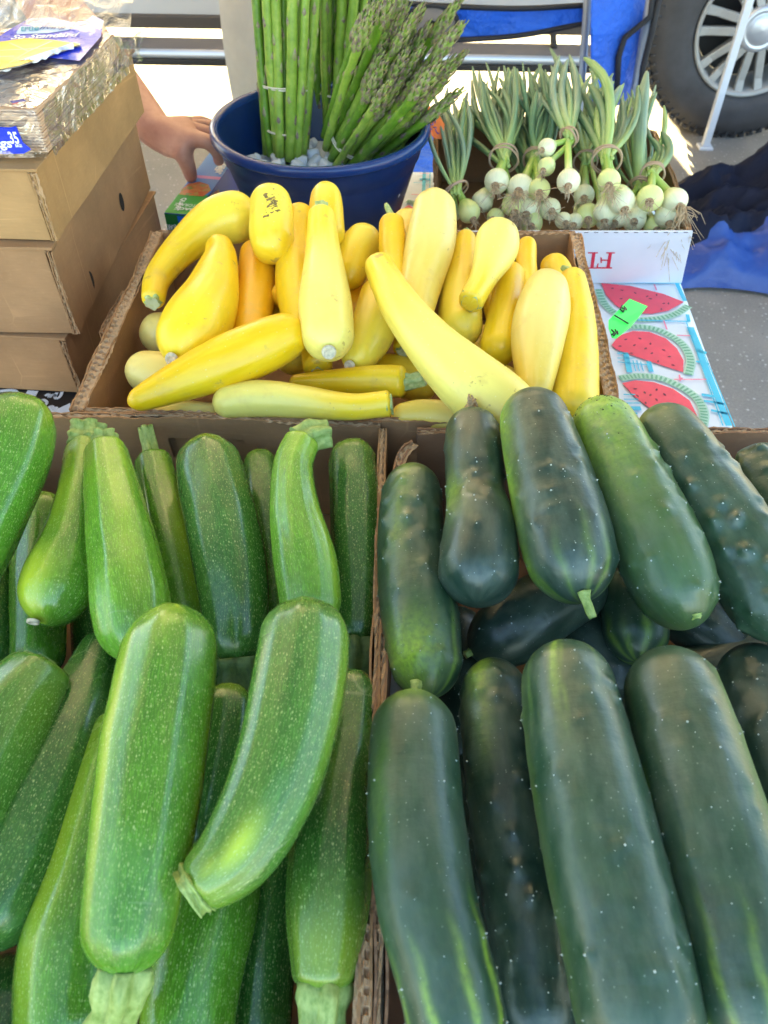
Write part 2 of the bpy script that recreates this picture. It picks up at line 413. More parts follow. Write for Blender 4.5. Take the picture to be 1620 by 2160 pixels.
def star_stem(name, W, mats, parent, lobes=5, amp=.22, flare=1.35, cut=True, n=30, seed=0):
    """ridged stem swept through world points W [(x,y,z,r)], base first; mats = (side, cut)"""
    nl = 14; D = catmull(W, nl); C = D[:, :3]; r = D[:, 3]; T = unit(np.gradient(C, axis=0))
    V = []; F = []; fm = []; uv = []
    up = Vector(T[0]).orthogonal().normalized(); a = np.array(up)
    rs = random.Random(seed)
    ph0 = rs.uniform(0, 6)
    for i in range(nl):
        t = T[i]; a = a - t * (a @ t); a = a / np.linalg.norm(a); b = np.cross(t, a)
        u = i / (nl - 1); fl = (1 + (flare - 1) * math.exp(-u * 5)) * (.84 + .16 * min(1, u * 5)) * (1 + .06 * math.sin(u * 9 + seed))
        for k in range(n):
            an = 2 * math.pi * k / n
            rr = r[i] * fl * (1 + amp * (abs(math.cos(lobes * (an + ph0) / 2)) * 2 - 1.27) + .05 * math.sin(an * 9 + seed + i * .6) + .05 * math.sin(an * 3 + i * .9))
            V.append(C[i] + (a * math.cos(an) + b * math.sin(an)) * rr); uv.append((an * r.mean(), u * .05))
    for i in range(nl - 1):
        for k in range(n):
            k2 = (k + 1) % n; F.append((i * n + k, i * n + k2, (i + 1) * n + k2, (i + 1) * n + k)); fm.append(0)
    # cut face: recessed ring
    last = (nl - 1) * n; c = C[-1]; t = T[-1]; base = len(V)
    for k in range(n): V.append(c + (V[last + k] - c) * .82 - t * .0006)
    V.append(c - t * .0012)
    for k in range(n):
        k2 = (k + 1) % n
        F.append((last + k, last + k2, base + k2, base + k)); fm.append(1)
        F.append((base + k, base + k2, base + n)); fm.append(1)
    F.append(tuple(range(n - 1, -1, -1))); fm.append(0)
    uv += [(0, 0)] * (n + 1)
    me = mesh_from(name, V, F, True, fm)
    for m in mats: me.materials.append(m)
    li = [l.vertex_index for l in me.loops]; ul = me.uv_layers.new(name='UVMap')
    ul.data.foreach_set('uv', np.array([uv[i] for i in li], np.float32).ravel())
    o = link(name, me, mats, parent); recentre(o); return o

def patches(lst, base=0.):
    """lst: (t, phi, rt, rphi, strength)"""
    def f(T, Ph):
        o = np.full(T.shape, base)
        for (t, p, rt, rp, s) in lst:
            d = (Ph - p + np.pi) % (2 * np.pi) - np.pi
            o = np.maximum(o, s * np.exp(-((T - t) / rt) ** 2 - (d / rp) ** 2))
        return o
    return f
def stem_out(W0, d, length, r0, r1=None, bend=(0, 0, 0), k=4):
    d = Vector(d).normalized(); b = Vector(bend); r1 = r1 or r0
    out = []
    for i in range(k):
        u = i / (k - 1); p = Vector(W0) + d * length * u + b * u * u
        out.append((p.x, p.y, p.z, r0 + (r1 - r0) * u))
    return out

# ------------------------------------------------------------------ zucchini
ZG = 'zucchini heaped in the open cardboard box'
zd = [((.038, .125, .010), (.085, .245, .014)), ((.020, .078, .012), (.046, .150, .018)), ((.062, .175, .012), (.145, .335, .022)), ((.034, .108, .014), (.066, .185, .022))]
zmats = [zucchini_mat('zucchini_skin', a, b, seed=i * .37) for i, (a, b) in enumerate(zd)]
def zucchini(label, pts, mat=0, stem=None, scar=None, light=(), ribs=(5, .030), capa=1.0, capb=1.0, powa=2., powb=2., seed=0, stemmat='zstem', nl=90, dry=None):
    """stem: (end 0/1, length factor, radius factor, bend world vec)"""
    me, inf = sweep('zucchini_body', pts, capa, capb, nl=nl, ribs=ribs, seed=seed, light=patches(light), powa=powa, powb=powb, wobble=.016)
    c = Vector(inf['C'][nl // 2]); c.z -= inf['r'].max()
    t = thing('zucchini', label, 'zucchini', c, ZG)
    o = link('body', me, zmats[mat], t); recentre(o)
    if stem:
        e, lf, rf, bd = stem; i = 2 if e == 0 else nl - 3
        R0 = inf['r'].max(); d = Vector(inf['T'][i]) * (-1 if e == 0 else 1)
        st = star_stem('stem', stem_out(Vector(inf['C'][i]) - d * .003, d, R0 * lf, R0 * rf * 1.0, R0 * rf * .9, bd), (M[stemmat], M['zcut']), t, 5, .24 if lf > .3 else .10, 1.22 if lf > .3 else 1.02, seed=seed)
    if scar is not None:
        e, off = scar; i = 1 if e == 0 else nl - 2; d = Vector(inf['T'][i]) * (-1 if e == 0 else 1); p = Vector(inf['C'][0 if e == 0 else -1])
        mb = MB(); mb.lathe((0, 0, 0), [(.0046, -.001), (.0044, .0008), (.003, .0012), (.0026, .0004), (.0, .0003)], 18)
        q = d.to_track_quat('Z', 'Y').to_matrix(); mb.v = [tuple(q @ Vector(v) + p + Vector(off)) for v in mb.v]
        mb.build('blossom_scar', M['scar'], t)
    return t
Z = zucchini
Z('big zucchini leaning out of the top left corner, rounded end up by the rim', [(52, 842, .195, 66), (22, 950, .185, 84), (-50, 1110, .165, 88), (-130, 1290, .15, 80)], 0, seed=1, light=[(.1, .6, .12, .5, .2)])
Z('zucchini standing half hidden under the top left one, beside the curved pale one', [(95, 1046, .095, 50), (84, 1200, .085, 56), (80, 1430, .08, 54)], 0, seed=2, light=[(.04, 0, .1, .8, .25)])
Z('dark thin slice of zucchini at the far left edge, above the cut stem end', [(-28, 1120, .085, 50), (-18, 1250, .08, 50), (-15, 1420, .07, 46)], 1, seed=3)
Z('curved zucchini with side light painted yellow-green and pale round blossom scar, left of the ribbed bright one', [(182, 940, .150, 40), (168, 1030, .150, 43), (155, 1120, .145, 56), (128, 1215, .140, 74), (100, 1318, .132, 74)], 0, stem=(0, .75, .55, (0, .004, .008)), seed=4, capa=.5, capb=1.1, powa=2.6, scar=(1, (-.006, -.004, .009)),
  light=[(.86, -1.0, .18, .75, .95), (.35, -.9, .25, .8, .6), (.1, .2, .2, 2, .45)])  # left flank brightened in colour for the warm bounce light
Z('ribbed bright zucchini with flat pale face and stump stem in the back row', [(222, 945, .160, 42), (240, 1050, .160, 58), (260, 1160, .155, 71), (277, 1275, .15, 79), (287, 1398, .135, 66)], 2, stem=(0, .55, .40, (0, .004, .004)), ribs=(6, .035), seed=5, capa=.35, powa=2.8, light=[(.35, .15, .4, .35, .35), (.1, 0, .2, 2, .25)])
Z('slim zucchini with upright pointed stem standing by the handle hole', [(322, 965, .115, 38), (345, 1080, .11, 47), (372, 1190, .105, 52), (400, 1330, .09, 50)], 0, stem=(0, 1.7, .34, (0, .0, .010)), seed=6, capa=.5, powa=2.6, light=[(.6, .6, .35, .5, .5), (.2, .5, .3, .4, .25)])
Z('broad dark zucchini with a blue sheen in the middle of the back row', [(432, 932, .150, 58), (446, 1010, .147, 70), (474, 1130, .14, 77), (493, 1260, .125, 72), (500, 1402, .105, 54)], 1, stem=(1, .6, .5, (0, 0, -.01)), seed=7, ribs=(5, .028), stemmat='zstem_dk', light=[(.03, 0, .06, 1.0, .2)])
Z('narrow dull zucchini wedged between the broad dark one and the bright crook-necked one', [(546, 956, .105, 36), (560, 1080, .10, 40), (578, 1200, .09, 40), (590, 1340, .08, 38)], 3, seed=8, light=[(.03, 0, .07, 1.0, .25)])
Z('bright zucchini with crooked neck and knobbly stem bent to the right, back row', [(640, 925, .165, 38), (618, 985, .162, 43), (622, 1080, .157, 54), (645, 1190, .148, 68), (662, 1335, .13, 64)], 2, stem=(0, .62, .52, (.018, .0, -.004)), seed=9, capa=.6, powa=2.5, ribs=(6, .03), light=[(.05, .2, .12, .8, .5), (.7, .9, .3, .3, .35)])
Z('dark smooth zucchini against the box divider at the right end of the back row', [(742, 938, .125, 50), (750, 1060, .12, 54), (754, 1200, .11, 53), (752, 1362, .095, 40)], 1, stem=(1, 1.25, .62, (0, -.004, -.012)), seed=10, stemmat='zstem_dk', light=[(.03, 0, .06, 1.0, .18)])
Z('big straight bright green zucchini on top, yellow dot near its upper end', [(365, 1286, .180, 84), (355, 1400, .180, 100), (330, 1560, .178, 109), (304, 1750, .175, 108), (280, 1900, .17, 101), (262, 2062, .16, 84)], 0, stem=(1, .75, .40, (-.010, 0, -.020)), seed=11, ribs=(5, .03), capa=1.15, capb=.95,
  light=[(.06, .1, .02, .07, 1.0), (.08, -.3, .10, .5, .35), (.45, -1.1, .4, .25, .55), (.62, 1.2, .5, .2, .3), (.8, 1.05, .03, .08, .7)])  # yellow dots are skin, the left band is painted warm light
Z('curved zucchini on top with a yellow blotch beside its short pale stem', [(645, 1272, .190, 80), (638, 1380, .19, 97), (612, 1530, .188, 102), (565, 1680, .184, 98), (495, 1800, .18, 87), (405, 1880, .176, 58)], 3, stem=(1, .26, .50, (0, 0, 0)), seed=12, capa=1.1, capb=.5, powb=2.6, ribs=(6, .03),
  light=[(.84, .0, .08, .28, 1.0), (.92, -.2, .05, .2, .6), (.35, 1.05, .3, .22, .35), (.95, .2, .08, 1.2, .3)])
Z('zucchini at the left edge showing its cut stem end, above the long dark one', [(98, 1402, .140, 64), (35, 1490, .14, 88), (-40, 1640, .138, 98), (-120, 1820, .135, 95)], 3, stem=(0, .12, .6, (0, 0, 0)), seed=13, capa=.4, powa=3., ribs=(5, .03), light=[(.2, .4, .3, .8, .15)])
Z('long dark zucchini lying diagonally at lower left with a pale sheen along it', [(232, 1335, .105, 40), (185, 1460, .11, 68), (115, 1640, .115, 90), (35, 1830, .115, 97), (-60, 2010, .115, 84)], 1, seed=14, ribs=(5, .028))
Z('olive green zucchini with upright stem, under the left side of the big straight one', [(262, 1500, .118, 52), (235, 1650, .115, 80), (195, 1840, .11, 98), (148, 2020, .105, 104), (125, 2260, .10, 92)], 0, stem=(0, 1.1, .26, (.004, 0, .01)), seed=15, capa=.6, light=[(.5, -1.0, .6, .5, .45)])  # left side painted lighter, as warm light would make it
Z('zucchini at the bottom edge between the big straight one and the dark narrow one', [(475, 1770, .10, 84), (445, 1920, .105, 100), (410, 2060, .105, 104), (380, 2280, .10, 95)], 0, seed=16, light=[(.8, -1.1, .4, .4, .4)])  # warm light from the left painted on this flank
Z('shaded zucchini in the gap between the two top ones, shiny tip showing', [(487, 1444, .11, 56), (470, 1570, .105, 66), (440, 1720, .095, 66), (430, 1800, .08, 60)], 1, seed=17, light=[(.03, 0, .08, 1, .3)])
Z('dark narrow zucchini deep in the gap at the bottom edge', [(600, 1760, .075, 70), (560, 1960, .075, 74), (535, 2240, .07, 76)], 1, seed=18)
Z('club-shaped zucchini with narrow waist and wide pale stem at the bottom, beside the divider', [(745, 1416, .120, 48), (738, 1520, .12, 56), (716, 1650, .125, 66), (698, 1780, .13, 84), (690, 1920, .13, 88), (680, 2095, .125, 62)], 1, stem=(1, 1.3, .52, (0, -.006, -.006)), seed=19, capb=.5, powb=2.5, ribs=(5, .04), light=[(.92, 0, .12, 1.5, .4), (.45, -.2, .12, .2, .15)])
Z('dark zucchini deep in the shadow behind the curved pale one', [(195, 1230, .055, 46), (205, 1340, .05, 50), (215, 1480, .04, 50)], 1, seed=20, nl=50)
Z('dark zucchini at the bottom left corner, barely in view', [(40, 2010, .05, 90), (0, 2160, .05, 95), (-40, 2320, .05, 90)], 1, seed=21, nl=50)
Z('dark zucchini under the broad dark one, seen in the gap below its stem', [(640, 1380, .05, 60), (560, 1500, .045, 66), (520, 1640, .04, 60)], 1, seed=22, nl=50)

# ------------------------------------------------------------------ cucumbers
CG = 'cucumbers heaped in the right hand cardboard box'
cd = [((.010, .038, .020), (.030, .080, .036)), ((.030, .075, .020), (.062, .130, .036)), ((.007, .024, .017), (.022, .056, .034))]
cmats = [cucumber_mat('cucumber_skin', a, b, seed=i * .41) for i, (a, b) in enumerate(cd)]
def streaks(k=9, t0=.75, w=.10, s=.6, seed=0, end=1):
    rs = np.random.RandomState(seed); ph = np.linspace(-np.pi, np.pi, k, endpoint=False) + rs.uniform(-.15, .15, k)
    ln = rs.uniform(.12, .3, k)
    def f(T, Ph):
        o = 0 * T; TT = T if end == 1 else 1 - T
        for p, l in zip(ph, ln):
            d = (Ph - p + np.pi + .03 * np.sin(TT * 40 + p)) % (2 * np.pi) - np.pi
            o = np.maximum(o, s * np.exp(-(d / (w * (.5 + .5 * TT))) ** 2) * np.clip((TT - (1 - l) + .1) / .2, 0, 1))
        return o
    return f
def both(*fs): return lambda T, Ph: np.maximum.reduce([f(T, Ph) for f in fs])
ico = None
def spines(inf, parent, every=1):
    mb = MB(); rs = random.Random(len(inf['bumps']))
    for (bs, bp) in inf['bumps']:
        p, d = surf(inf, bs, bp)
        if (Vector(CO) - p).dot(d) < -.1: continue
        r = rs.choice([.0004, .0005, .0006, .0008]); a = d.orthogonal().normalized(); b = d.cross(a)
        V = [p + (a * math.cos(k * 1.2566) + b * math.sin(k * 1.2566)) * r - d * .0002 for k in range(5)] + [p + d * r * 1.5]
        mb.add(V, [(k, (k + 1) % 5, 5) for k in range(5)], 0, True)
    # specks of grit clinging between them
    for _ in range(34):
        i = rs.randrange(8, len(inf['s']) - 8); bp = rs.uniform(-1.5, 1.5); p, d = surf(inf, inf['s'][i], bp)
        r = rs.choice([.0002, .0002, .0003, .0004]); a = d.orthogonal().normalized(); b = d.cross(a)
        V = [p + (a * math.cos(k * 1.5708) + b * math.sin(k * 1.5708)) * r for k in range(4)] + [p + d * r]
        mb.add(V, [(k, (k + 1) % 4, 4) for k in range(4)], 0, True)
    if mb.v: tag(mb.build('spines', M['spine'], parent), kind='stuff')
def cucumber(label, pts, mat=0, light=None, stem=None, seed=0, capa=1.0, capb=1.0, bumps=70, bh=.0011, nl=130, na=90, powa=2., powb=2.):
    me, inf = sweep('cucumber_body', pts, capa, capb, nl=nl, na=na, ribs=(0, 0), seed=seed, light=light or patches([]), bumps=bumps, bump_h=bh, wobble=.012, powa=powa, powb=powb)
    c = Vector(inf['C'][nl // 2]); c.z -= inf['r'].max()
    t = thing('cucumber', label, 'cucumber', c, CG)
    o = link('body', me, cmats[mat], t); recentre(o)
    spines(inf, t)
    if stem:
        e, ln, r0, bd, off = stem; i = 1 if e == 0 else nl - 2; d = Vector(inf['T'][i]) * (-1 if e == 0 else 1)
        p = Vector(inf['C'][0 if e == 0 else -1]) - d * .004 + Vector(off)
        star_stem('stem', stem_out(p, d, ln, r0, r0 * .8, bd), (M['zstem'], M['zcut']), t, 5, .1, 1.5, n=20, seed=seed)
    return t, inf
K = cucumber
K('cucumber along the divider with a bright green lower end and yellow stalk', [(877, 992, .145, 52), (868, 1060, .145, 66), (870, 1180, .14, 74), (886, 1300, .135, 83), (908, 1472, .125, 70)], 0, both(patches([(.88, -.5, .13, .9, .9), (.12, -.3, .14, .35, .35), (.35, -.45, .25, .3, .25)]), streaks(9, s=.5, seed=2)), stem=(1, .016, .0032, (-.004, -.004, .012), (-.010, -.002, .016)), seed=31, bh=.0012)
t, inf = K('bent cucumber with a fat shiny blue lower end and a dried blossom on top', [(993, 876, .175, 52), (1000, 960, .175, 62), (1004, 1050, .17, 64), (1012, 1120, .172, 78), (1004, 1275, .16, 96)], 2, patches([(.55, -.9, .12, .5, .5)]), seed=32, capb=1.0, bh=.0009)
mb = MB(); q = Vector(inf['C'][0]); rr = random.Random(4)
for k in range(16):
    d = Vector((rr.uniform(-.5, .5), rr.uniform(-.2, .8), rr.uniform(.4, 1))).normalized(); L0 = rr.uniform(.008, .022)
    mb.tube([q - Vector((0, 0, .002)), q + d * L0 * .5 + Vector((rr.uniform(-1, 1), 0, 0)) * .002, q + Vector((rr.uniform(-.004, .004), d.y * L0 * .8, d.z * L0))], [.0022, .0018, .0007], 6)
mb.build('dried_blossom', M['dried'], t)
K('cucumber with a lime stripe down its left side and a stub of stalk', [(1115, 834, .205, 62), (1135, 920, .20, 78), (1165, 1030, .192, 91), (1198, 1150, .183, 98), (1225, 1272, .17, 82)], 2, both(patches([(.1, -1.25, .3, .55, 1.), (.45, -1.35, .3, .4, 1.), (.8, -1.35, .2, .3, .7)]), streaks(9, s=.3, seed=3)), stem=(1, .017, .0033, (.003, 0, -.002), (0, -.004, .012)), seed=33, bh=.0009)
t, inf = K('cucumber with a light green upper end peppered with dark dots, propped on the rim', [(1252, 850, .198, 58), (1290, 940, .193, 76), (1345, 1060, .185, 88), (1402, 1185, .175, 94), (1458, 1326, .16, 76)], 1, patches([(.02, 0, .26, 3, 1.), (.3, 0, .2, .6, .45), (.1, -.6, .25, .6, .8)]), stem=(1, .003, .0038, (0, 0, 0), (0, -.002, .012)), seed=34, bh=.0012)
mb = MB(); rr = random.Random(9)
for k in range(120):
    u = abs(rr.gauss(.03, .09)) + .012; bp = rr.uniform(-1.5, 1.5); p, d = surf(inf, u * inf['L'], bp); a = d.orthogonal().normalized(); b = d.cross(a); r = rr.choice([.0003, .0005, .0007, .0010])
    mb.add([p + (a * math.cos(j * 1.2566) + b * math.sin(j * 1.2566)) * r * rr.uniform(.6, 1.2) - d * .0001 for j in range(5)] + [p + d * .0003], [(j, (j + 1) % 5, 5) for j in range(5)])
tag(mb.build('dark_specks', simple('dark_speck', (.03, .035, .012), .8), t), kind='stuff')
K('knobbly dark cucumber with warts along its back, rising to the rim at right', [(1378, 868, .19, 54), (1430, 950, .188, 76), (1500, 1060, .18, 87), (1575, 1180, .17, 92), (1665, 1350, .155, 84)], 0, patches([(.03, 0, .1, 2, .2)]), seed=35, bh=.0026, bumps=75)
K('blunt warty cucumber by the back wall at the right edge', [(1580, 946, .15, 56), (1632, 1030, .145, 66), (1700, 1150, .14, 70)], 0, seed=36, bh=.0026)
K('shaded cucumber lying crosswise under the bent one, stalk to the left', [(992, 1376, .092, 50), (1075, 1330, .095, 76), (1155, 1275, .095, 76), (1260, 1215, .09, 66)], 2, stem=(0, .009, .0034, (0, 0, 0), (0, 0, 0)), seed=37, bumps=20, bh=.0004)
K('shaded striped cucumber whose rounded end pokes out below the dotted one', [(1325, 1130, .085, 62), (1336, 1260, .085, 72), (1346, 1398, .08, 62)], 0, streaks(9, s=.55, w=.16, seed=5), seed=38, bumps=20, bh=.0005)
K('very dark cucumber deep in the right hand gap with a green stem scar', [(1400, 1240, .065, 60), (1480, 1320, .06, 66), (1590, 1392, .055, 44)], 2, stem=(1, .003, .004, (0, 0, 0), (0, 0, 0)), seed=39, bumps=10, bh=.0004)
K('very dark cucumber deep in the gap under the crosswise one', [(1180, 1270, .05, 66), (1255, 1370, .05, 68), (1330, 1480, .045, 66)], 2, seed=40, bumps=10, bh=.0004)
K('big front cucumber next to the divider with light streaks at its lower end', [(874, 1466, .165, 76), (872, 1560, .168, 93), (876, 1720, .17, 103), (900, 1900, .17, 106), (945, 2070, .168, 108), (990, 2270, .165, 104)], 0, both(patches([(.02, -.1, .07, .8, .6), (.35, -.8, .2, .3, .2)]), streaks(9, s=.75, w=.10, seed=6)), seed=41, bh=.0005)
K('slim dark front cucumber lying low, a yellow-green wedge on its tip', [(1038, 1392, .128, 62), (1046, 1500, .125, 76), (1072, 1700, .12, 84), (1105, 1900, .115, 88), (1145, 2230, .11, 84)], 2, both(patches([(.06, -.5, .10, .42, .7), (.2, -.4, .12, .3, .3)])), seed=42, bh=.0014)
K('biggest cucumber in the front row with a yellow stripe at its tip', [(1190, 1364, .175, 84), (1203, 1480, .178, 102), (1240, 1660, .18, 119), (1285, 1850, .18, 129), (1332, 2050, .178, 136), (1372, 2290, .175, 134)], 0, both(patches([(.07, -.25, .16, .09, .8), (.5, -1.3, .5, .25, .25)]), streaks(8, s=.25, w=.06, seed=9, end=0)), seed=43, bh=.0010)
K('big front row cucumber right of the biggest one, lime streaks low on its side', [(1402, 1378, .172, 84), (1425, 1480, .175, 104), (1465, 1630, .177, 119), (1512, 1800, .177, 129), (1565, 2000, .175, 134), (1625, 2260, .172, 130)], 0, both(patches([(.8, -1.0, .3, .10, .7), (.45, -.9, .05, .03, .6), (.3, 1.3, .5, .3, .3)]), streaks(9, s=.5, w=.07, seed=8)), seed=44, bh=.0007)
K('brownish cucumber at the right edge of the front row, grey sheen on its tip', [(1582, 1366, .125, 64), (1602, 1480, .125, 86), (1645, 1640, .125, 92), (1705, 1860, .12, 92)], 2, seed=45, bh=.0012)
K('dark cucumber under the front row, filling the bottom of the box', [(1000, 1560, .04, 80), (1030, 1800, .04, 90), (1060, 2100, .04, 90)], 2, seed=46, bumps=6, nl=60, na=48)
K('filler cucumber added to darken the gap between the divider cucumber and the crosswise one', [(950, 1290, .05, 66), (975, 1440, .05, 72), (985, 1640, .045, 70)], 2, seed=47, bumps=6, nl=60, na=48)  # extra vegetables from here on, added so gaps over the floor look black
K('filler cucumber added to darken the floor of the box behind the biggest front one', [(1140, 1400, .045, 66), (1230, 1560, .04, 70), (1290, 1760, .04, 70)], 2, seed=48, bumps=6, nl=60, na=48)
K('filler cucumber added to darken the floor of the box by the right edge', [(1420, 1450, .045, 66), (1560, 1400, .05, 70), (1700, 1330, .05, 66)], 2, seed=49, bumps=6, nl=60, na=48)
Z('filler zucchini added to darken the floor of the box, seen between the two left diagonal ones', [(100, 1460, .05, 50), (170, 1520, .05, 64), (290, 1580, .045, 60)], 1, seed=23, nl=50)
Z('filler zucchini added to darken the floor of the box behind the broad dark one', [(420, 1380, .045, 56), (520, 1430, .045, 60), (640, 1450, .04, 56)], 1, seed=24, nl=50)

# ------------------------------------------------------------------ yellow squash
SG = 'yellow squash heaped in the cardboard box'
def sm(i, neck, bulb, rough=.34): return squash_mat('squash_skin', neck, bulb, rough, seed=i * .31)
smats = [sm(0, (.86, .56, .008), (.88, .68, .055)), sm(1, (.86, .52, .005), (.88, .62, .015)), sm(2, (.87, .60, .015), (.86, .72, .16)), sm(3, (.86, .40, .004), (.87, .46, .008)), sm(4, (.84, .62, .09), (.82, .66, .19))]
def zh(py): return float(np.interp(py, [390, 480, 560, 700, 860], [.195, .178, .162, .15, .135]))
def squash(label, pts, layer=0, mat=0, stem=None, scar=None, seed=0, bulb=(1, .55), capa=.9, capb=1., powa=2., powb=2., nl=80, ribs=(5, .012)):
    pp = [(a, b, (zh(b) if len(q) < 2 else q[1]) - layer, q[0]) for (a, b, *q) in pts]
    e, mid = bulb
    if e == 1: lf = lambda T, Ph: 1 / (1 + np.exp(-(T - mid) * 14))
    else: lf = lambda T, Ph: 1 / (1 + np.exp((T - mid) * 14))
    me, inf = sweep('squash_body', pp, capa, capb, nl=nl, na=52, ribs=ribs, seed=seed, light=lf, wobble=.02, powa=powa, powb=powb)
    c = Vector(inf['C'][nl // 2]); c.z -= inf['r'].max()
    t = thing('yellow_squash', label, 'squash', c, SG)
    o = link('body', me, smats[mat], t); recentre(o)
    if stem:
        e, ln, r0, bd = stem[:4]; off = stem[4] if len(stem) > 4 else (0, 0, 0); i = 2 if e == 0 else nl - 3; d = Vector(inf['T'][i]) * (-1 if e == 0 else 1)
        star_stem('stem', stem_out(Vector(inf['C'][i]) - d * .003 + Vector(off), d, ln, r0, r0 * (stem[5] if len(stem) > 5 else .85), bd), (M['sstem'], M['scut']), t, 5, .16, 1.3, n=24, seed=seed)
    if scar:
        e, off, r0 = scar; d = Vector(inf['T'][1 if e == 0 else nl - 2]) * (-1 if e == 0 else 1); p = Vector(inf['C'][0 if e == 0 else -1]) + Vector(off)
        dd = (d + Vector(off).normalized() * .8).normalized() if Vector(off).length > 0 else d
        mb = MB(); mb.lathe((0, 0, 0), [(r0 * 1.05, -.0015), (r0, .0006), (r0 * .7, .0012), (r0 * .55, .0004), (0., .0003)], 18)
        q = dd.to_track_quat('Z', 'Y').to_matrix(); mb.v = [tuple(q @ Vector(v) + p) for v in mb.v]
        mb.build('blossom_scar', M['scar'], t)
    return t, inf
Q = squash
Q('long squash arching down the top left corner, pale stem stub at its lower end', [(322, 638, 24), (334, 585, 28), (385, 522, 36), (460, 468, 50), (545, 452, 54)], .01, 0, stem=(0, .008, .0085, (0, 0, 0)), seed=61, capa=.5, bulb=(1, .6))
t, inf = Q('squash pointing its rounded end at the camera, marked with a dark scab, upper left', [(588, 545, 40), (574, 500, 47), (571, 402, 44)], -.012, 0, scar=(1, (0, -.006, -.004), .004), seed=62, bulb=(1, .2), capb=.95)
scab = MB(); rr = random.Random(12)
for k in range(90):
    q_ = rr.random(); arc = k % 3; u = .42 + .26 * q_ + rr.gauss(0, .012); bp = (-.25 + .6 * q_, .30 - .35 * q_ ** 2, -.05 + .2 * math.sin(q_ * 5))[arc] + rr.gauss(0, .05)
    if rr.random() < .15: u, bp = rr.uniform(.35, .9), rr.uniform(-.5, .5)
    p, d = surf(inf, u * inf['L'], bp); a = d.orthogonal().normalized(); b = d.cross(a); r = rr.uniform(.0006, .0034) if rr.random() < .5 else .0009; el = rr.uniform(.3, .9); ra = rr.uniform(0, 3)
    V = [p + d * .0001 + (a * math.cos(j * 1.0472 + ra) * r + b * math.sin(j * 1.0472 + ra) * r * el) * rr.uniform(.6, 1.2) - d * .0002 for j in range(6)] + [p + d * .0005]
    scab.add(V, [(j, (j + 1) % 6, 6) for j in range(6)])
scab.build('scab', simple('dark_scab', (.20, .14, .05), .9, nscale=300, namt=.5), t)
Q('fat deep yellow squash with a bent crook neck and grey blossom scar', [(455, 502, 24), (465, 545, 36), (446, 620, 57), (412, 690, 71), (372, 762, 56)], -.012, 1, scar=(1, (-.002, -.006, .006), .0065), seed=63, capa=.8)
Q('small orange-yellow squash standing upright behind the fat crook-necked one', [(541, 516, 34), (542, 590, 42), (532, 660, 43), (528, 740, 40)], .012, 3, seed=64)
Q('long smooth squash curving down behind the left side of the central one', [(638, 438, 30), (622, 510, 36), (626, 610, 43), (652, 722, 42)], .0, 1, seed=65)
Q('pale central squash with slim neck, green stem and round lower end with a scar', [(678, 446, 27), (681, 530, 37), (686, 640, 56), (696, 747, 52)], -.028, 2, stem=(0, .013, .0085, (0, 0, .003), (0, 0, 0), .8), scar=(1, (0, -.006, .006), .0065), seed=66, capa=.4, powa=2.6, bulb=(1, .35))
Q('squash standing on end behind the green stem of the pale central one', [(688, 391, 28), (688, 440, 36), (690, 520, 38)], .0, 0, seed=67, bulb=(0, .3), capa=1.3)
Q('short squash lying tilted between the two upright stems, tip toward the tub', [(782, 484, 34), (752, 535, 42), (733, 600, 30)], .014, 0, seed=68, bulb=(0, .5))
Q('upright squash with a thin curved green stem like a horn, touching the tub', [(826, 462, 25), (828, 530, 29), (832, 640, 30)], -.006, 1, stem=(0, .024, .0058, (-.006, 0, .002), (0, 0, 0), .35), seed=69, capa=.5, powa=2.6)
Q('tall pale smooth squash leaning right at the top of the heap', [(919, 412, 40), (912, 485, 52), (892, 575, 48), (868, 690, 36)], -.008, 4, seed=70, bulb=(0, .5))
Q('squash behind the curved pale one, small green stem tip up', [(984, 490, 19), (976, 560, 33), (970, 640, 44), (975, 720, 46)], .008, 0, stem=(0, .008, .005, (0, 0, 0)), seed=71, capa=.8)
Q('curved pale squash with a glossy highlight and green stem disc facing forward', [(1050, 470, 38), (1047, 522, 46), (1020, 585, 29), (991, 641, 27)], -.022, 2, stem=(1, .004, .0105, (0, 0, 0)), seed=72, bulb=(0, .65), capb=.4, powb=2.8)
Q('slim squash tip standing behind the curved pale one', [(1112, 504, 19), (1110, 560, 22), (1112, 640, 26)], .01, 1, seed=73)
Q('small squash at the right wall with a green horn stem', [(1150, 548, 26), (1175, 575, 32), (1190, 640, 30)], .03, 0, seed=74)
Q('deep yellow squash with flat cut top, left of the pale pear-shaped one', [(1077, 571, 30), (1068, 640, 35), (1048, 760, 42)], .005, 1, stem=(0, .004, .006, (0, 0, 0)), seed=75, capa=.5, powa=2.6, ribs=(5, .02))
Q('pale pear-shaped squash standing upright at the right of the heap', [(1158, 584, 36), (1145, 655, 58), (1133, 735, 54), (1128, 845, 30)], -.015, 4, seed=76, bulb=(0, .7))
Q('long straight squash against the right wall with a curved green stem', [(1206, 580, 26), (1216, 660, 36), (1214, 765, 48), (1208, 892, 52)], .0, 0, stem=(0, .016, .0068, (-.010, 0, .002), (0, 0, 0), .4), seed=77, capa=.5, powa=2.6, bulb=(1, .9))
Q('biggest squash, long pale club lying diagonally across the heap down to the front rim', [(796, 556, 30, .195), (838, 635, 42, .195), (900, 715, 53, .188), (980, 795, 68, .178), (1060, 865, 74, .165), (1125, 935, 60, .15)], 0, 2, stem=(0, .007, .0085, (0, 0, .002)), seed=78, capa=.35, powa=2.7, bulb=(1, .32))
Q('squash under the left end of the biggest one, pale round tip down', [(805, 600, 36), (788, 690, 50), (742, 776, 36)], .012, 0, scar=(1, (-.002, -.004, .005), .0055), seed=79, bulb=(1, .3))
